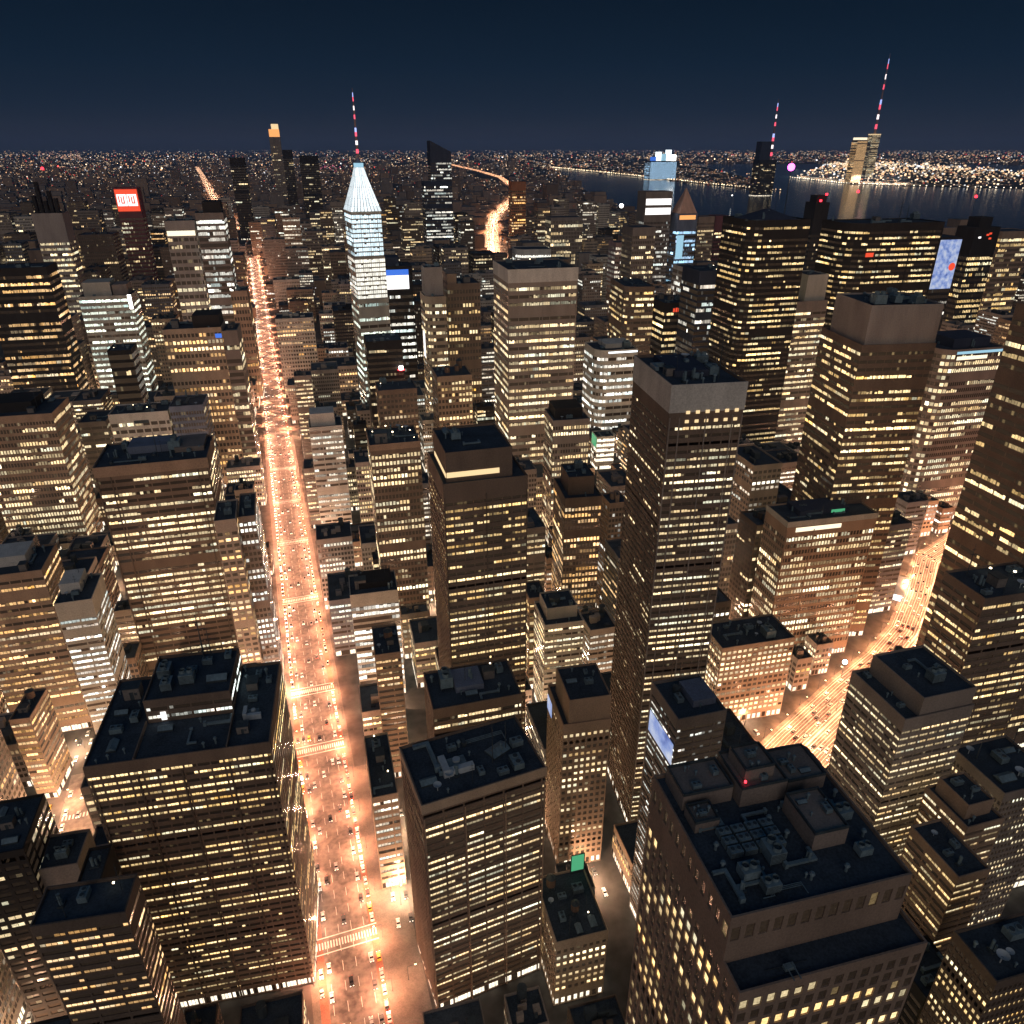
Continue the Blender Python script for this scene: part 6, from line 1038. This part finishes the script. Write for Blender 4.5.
LC=[(1,.68,.40)]*5+[(1,.80,.58)]*3+[(1,.52,.26)]*5+[(.95,.95,1)]*2+[(1,.07,.06)]
cityq=Q(); grid={}
n=0
while n<6000:
    v=153.5+rng.random()**1.3*168; x,y=spread_point(v,rng.uniform(-40,1070)); dist=math.hypot(x,y)
    if y<1250 or wet(x,y) or dist>30000: continue
    if abs(x+3.5)<26+15 and y<2760: continue
    if near_line(x,y,CURVE,26+22) or near_line(x,y,FARAVE,26+22): continue
    if any(near_line(x*k,y*k,L_,44) for k in (1.04,1.09,1.15,1.22) for L_ in (CURVE,FARAVE)): continue
    s=rng.uniform(13,26)*(1+dist/9000); key=(int(x//45),int(y//45))
    if key in grid or any(abs(x-a)<s+c and abs(y-b)<s+c for a,b,c in taken): continue
    grid[key]=1; n+=1
    H=rng.choice((12,16,22,30,40,55))*(1 if rng.random()<.93 else 2.2)
    w2=s; d2=s*rng.uniform(.6,1)
    if x>900 and inside(x*1.06,y*1.06,WPOLY): H=min(H,13)
    if any(near_line(x*k,y*k,L_,60) for k in (1.3,1.4,1.55) for L_ in (CURVE,FARAVE)): H=min(H,22)
    if inside(x,y,ISL[1]) and rng.random()<.75: continue
    m=rng.randrange(3); cityq.box(x-w2,x+w2,y-d2,y+d2,0,H,m,top=False); cityq.poly([(x-w2,y-d2,H),(x+w2,y-d2,H),(x+w2,y+d2,H),(x-w2,y+d2,H)],3)
    k=max(1.2,dist*.00042)
    for _ in range(rng.randint(2,7)):
        c=rng.choice(LC); b=rng.uniform(.3,1.6)*(2.2 if rng.random()<.1 else 1); z=rng.uniform(.15,.92)*H; ww=k*rng.uniform(.6,2.2)
        if rng.random()<.65: u=rng.uniform(-w2,w2-ww); cityq.poly([(x+u,y-d2-.1,z),(x+u+ww,y-d2-.1,z),(x+u+ww,y-d2-.1,z+k),(x+u,y-d2-.1,z+k)],4,[q_*b for q_ in c])
        else:
            u=rng.uniform(-d2,d2-ww); xs=x-w2-.1 if x>-3 else x+w2+.1; pts=[(xs,y+u+ww,z),(xs,y+u,z),(xs,y+u,z+k),(xs,y+u+ww,z+k)]; cityq.poly(pts if x>-3 else pts[::-1],4,[q_*b for q_ in c])
cityq.v=cityq.v; o=cityq.build('far_city',[WALL['brown'],WALL['grey'],WALL['tan'],ROOF2,WIN],None,True); tag(o,'far low city blocks sprinkled with tiny lights up to the horizon','city',kind='stuff')
lq=Q()
def glim(x,y,z,s,c,b): lq.box(x-s,x+s,y-s,y+s,z,z+2*s,0,[k*b for k in c],bottom=True)
def cluster(x,y): return .5+.28*math.sin(x/410+1.3*math.sin(y/900))+.28*math.sin(y/530+1.7*math.sin(x/760))
for _ in range(26000):
    v=149.7+rng.random()**1.3*165; x,y=spread_point(v,rng.uniform(-40,1070)); dist=math.hypot(x,y)
    if y<1200 or wet(x,y) or dist>70000 or rng.random()>cluster(x,y)*1.15: continue
    if rng.random()<.6 and dist<30000:
        a=R(24) if x>2600 or x<-1800 else R(-3); c,s_=math.cos(a),math.sin(a); X_,Y_=x*c+y*s_,-x*s_+y*c
        g=1 if dist<6000 else 2 if dist<14000 else 4
        if rng.random()<.6: X_=round(X_/(170*g))*170*g+rng.choice((-11,11))
        else: Y_=round(Y_/(260*g))*260*g+rng.choice((-8,8))
        x,y=X_*c-Y_*s_,X_*s_+Y_*c
        if wet(x,y) or y<1200: continue
    hb=min(1.7,max(1,dist/9000)); s=max(.7,dist*.00040)*rng.uniform(.7,1.5); glim(x,y,rng.choice((6,8,12)) if dist<9000 else rng.uniform(5,60),min(s,14),rng.choice(LC),hb*.27*math.exp(rng.gauss(0,.9))*(4 if rng.random()<.04 else 1))
def trail(pts,gap,off,c,b,s0):
    for (xa,ya),(xb,yb) in zip(pts,pts[1:]):
        L=math.hypot(xb-xa,yb-ya); ux,uy=(xb-xa)/L,(yb-ya)/L; t=0
        while t<L:
            x,y=xa+ux*t-uy*off,ya+uy*t+ux*off; dd=math.hypot(x,y); s=max(s0,dd*.00040)*rng.uniform(.7,1.2); glim(x,y,8,s,c,b*rng.uniform(.5,1.4)); t+=gap*max(1,dd/3500)*rng.uniform(.7,1.3)
for off in (-24,-9,9,24): trail(CURVE,15,off,(1,.50,.26),1.5,1.1); trail(FARAVE,26,off,(1,.55,.32),1.3,1.1)
trail(CURVE,40,0,(1,.2,.12),1.6,1.1)
SH1=ISL[0]; SH2=ISL[1]
trail(SH1[4:8],26,-40,(1,.80,.52),3.4,2.6); trail(SH1[4:8],40,-110,(1,.66,.36),2.4,2.2)
trail([SH2[0],SH2[6],SH2[5],SH2[4]],24,-60,(1,.84,.60),3.6,2.8)
n=0
while n<1000:
    x=rng.uniform(min(p[0] for p in SH2),max(p[0] for p in SH2)); y=rng.uniform(min(p[1] for p in SH2),max(p[1] for p in SH2))
    if not inside(x,y,SH2): continue
    n+=1; glim(x,y,rng.uniform(4,50),math.hypot(x,y)*.00045*rng.uniform(.6,1.7),rng.choice(LC[:9]+[(.9,.95,1)]),rng.uniform(.4,2.6))
for (u0,u1,v0,v1,n,c) in ((512,1030,150.2,158,1000,None),(-10,512,150.6,158,600,None),(40,82,152,160,60,(1,.55,.4)),(318,342,167,174,30,(1,.2,.35))):
    for _ in range(n):
        x,y=spread_point(rng.uniform(v0,v1),rng.uniform(u0,u1)); dd=math.hypot(x,y)
        if wet(x,y): continue
        glim(x,y,rng.uniform(5,40),min(40,dd*.0004*rng.uniform(.7,1.4)),c or rng.choice(LC),rng.uniform(.2,1.6))
tag(lq.build('far_street_lights',[WIN],None,True),'countless tiny street and house lights across the far city','city lights',kind='stuff')
# spots without fixtures, added to light the far roads
LF=spot(1000000,(1,.48,.27),160,.6)
def far_road_spots(pts,gap):
    for (xa,ya),(xb,yb) in zip(pts,pts[1:]):
        L=math.hypot(xb-xa,yb-ya); k=int(L/gap)
        for i in range(k):
            t=(i+.5)/k; l=bpy.data.objects.new('lamp_light',LF); COL.objects.link(l); l.location=(xa+(xb-xa)*t,ya+(yb-ya)*t,26)
far_road_spots(CURVE[:7],75); far_road_spots(FARAVE[:3],240)
LQ_=spot(4000000,(1,.80,.58),165,.5)  # bare floods added over the island to make its ground glow
for k in range(16):
    f=k/15*2; a,b,g=SH2[0],SH2[6],SH2[5]; (p,q2)=((a,b) if f<1 else (b,g)); f%=1.0001; l=bpy.data.objects.new('lamp_light',LQ_); COL.objects.link(l); px,py=p[0]+(q2[0]-p[0])*f,p[1]+(q2[1]-p[1])*f; l.location=(px*1.035,py*1.035,90)
e=empty('station_hall',(452,384,0),R(38)); tag(e,'glowing white-blue glass hall beside the diagonal orange boulevard','station hall')
q=Q(); q.box(-15,15,-6,6,.06,5.5,top=False); q.build('glass_wall',COOLL,e)
q=Q(); q.box(-16,16,-7,7,5.51,6.1,bottom=True); q.build('roof',WHITEP,e)
for k in range(9): q=Q(); q.box(-15.3+k*3.8,-15.0+k*3.8,-6.3,-6.01,.06,5.5); q.build('mullion',METALD,e)
# lone beacons
def beacon(u,v,vb,m,label,r_=2.4):
    x,y=spread_point(vb,u); zz=None
    lo,hi=0,700
    for _ in range(40):
        h=(lo+hi)/2; px=x*math.cos(YW)-y*math.sin(YW); f=x*math.sin(YW)+y*math.cos(YW); dp=f*math.cos(PT)-(h-320)*math.sin(PT); up=f*math.sin(PT)+(h-320)*math.cos(PT)
        if 512-F*up/dp>v: lo=h
        else: hi=h
    e=empty('beacon_pole',(x,y,0)); tag(e,label,'beacon'); q=Q(); q.cyl(0,0,0,h,r_*.5,r_*.3,8); q.build('pole',METALD,e); q=Q()
    for i in range(6):
        a,b=math.pi*i/6-math.pi/2,math.pi*(i+1)/6-math.pi/2; q.cyl(0,0,h+r_*3*(1+math.sin(a)),h+r_*3*(1+math.sin(b)),max(.01,r_*3*math.cos(a)),max(.01,r_*3*math.cos(b)),12,top=False)
    q.build('lamp',m,e)
beacon(783,171,222,MAGL,'tall pole with a glowing magenta lamp at the near riverbank',5.5)
beacon(731,196,205,WHITEL,'small boat lamp glowing white on the water',1.2)
beacon(849,193,240,REDL,'slim pole with a red lamp in front of the river',1.8)
beacon(965,198,240,REDL,'slim pole with a red lamp above the black brown tower',1.8)
beacon(620,208,230,WHITEL,'pole with a round white lamp on the near riverbank',3)
beacon(58,170,230,REDL,'slim pole with red lamp in the far left city',2)

for key,hh,wl in (('C6',10,'white'),('C5',10,'white'),('R3',2.6,'pale'),('L2',5,'tan'),('C3',3,'beige'),('L7',5,'tan'),('A6',3,'tan')):
    r,w,d,H,x0,y0=at_root(key); q=Q(); q.box(x0-.3,x0+w+.3,y0-.3,y0-.004,H-hh,H+1.2,bottom=True); q.box(x0-.3,x0-.004,y0-.003,y0+d,H-hh,H+1.2,bottom=True); q.build('top_band',WALL[wl],r)

r,w,d,H,x0,y0=at_root('C4'); panel(r,'lit_sign',SCREEN,y0+.7*d,y0+.98*d,H-12,H-4,x0,face='left')
r,w,d,H,x0,y0=at_root('R8'); panel(r,'roof_sign',GREENL,x0+.72*w,x0+.97*w,H+2,H+11,y0+d-1.5); panel(r,'sign_frame',METALD,x0+.7*w,x0+.99*w,H+.01,H+11.5,y0+d-1.2)

q=Q(); q.box(-90500,90500,-3200,140500,-1,1300,bottom=True)
hm=bpy.data.materials.new('haze_air'); hm.use_nodes=True; ht=hm.node_tree; ht.nodes.clear(); ho=ht.nodes.new('ShaderNodeOutputMaterial'); hv=ht.nodes.new('ShaderNodeVolumePrincipled')
hv.inputs['Density'].default_value=2.3e-5; hv.inputs['Color'].default_value=(.40,.60,1,1); ht.links.new(hv.outputs[0],ho.inputs['Volume'])
tag(q.build('haze',hm),kind='stuff'); cy.volume_bounces=0

beacon(841,664,678,WHITEL,'pole with a glaring white floodlight at the boulevard edge below the blank browed tower',.55)

# pier strips that divide the broad fronts
for key,fr,wl,pw in (('L1',(.02,.265,.5,.76,.98),'umber',.7),('L2',(.01,.13,.9,.99),'umber',.6),('C5',(.01,.14,.5,.86,.99),'taupe',.5),('C6',(.01,.5,.99),'taupe',.6),('C14',(.35,.68,.99),'black',.8),('C1',(.01,.5,.99),'umber',.5),('C3',(.01,.33,.66,.99),'tan',.5),('R3',(.01,.3,.99),'tan',.6)):
    r,w,d,H,x0,y0=at_root(key)
    for f in fr:
        q=Q(); q.box(x0+f*w-pw/2,x0+f*w+pw/2,y0-.45,y0-.005,.02,H-(12 if key in('C5','C6') else 5.4)); q.build('pier',WALL[wl],r)
# cars left in the gaps and on the side street
def free(x,y,m=1.5):
    for h in HERO:
        a=R(-h[8]); c,s=math.cos(a),math.sin(a); X_,Y_=(x-h[3])*c-(y-h[4])*s,(x-h[3])*s+(y-h[4])*c
        if -m<X_<h[6]+m and -m<Y_<h[7]+m: return False
    for f in FILL:
        a=R(4); c,s=math.cos(a),math.sin(a); X_,Y_=(x-f[1])*c-(y-f[2])*s,(x-f[1])*s+(y-f[2])*c
        if -m<X_<f[4]+m and -m<Y_<f[5]+m: return False
    return True
rng=random.Random(5)
for (x,y) in LP:
    if y>430: continue
    for dx,dy in ((3,4),(-3,5),(3,-8),(-3,-9),(0,12)):
        if free(x+dx,y+dy,2.6): ci=colour(); car(x+dx,y+dy,R(-4),ci,f'{CN[ci]} car standing in a narrow gap between tall buildings',f'{CN[ci]} cars in the gaps',False,.004)
for lx,rz in ((-137.5,0),(-131,0),(-121,R(180)),(-114.5,R(180))):
    y=225
    while y<370:
        if rng.random()<.7: ci=colour(); car(lx,y,rz,ci,f'{CN[ci]} car on the salmon side street',f'{CN[ci]} cars on the side street',False)
        y+=rng.uniform(7,15)
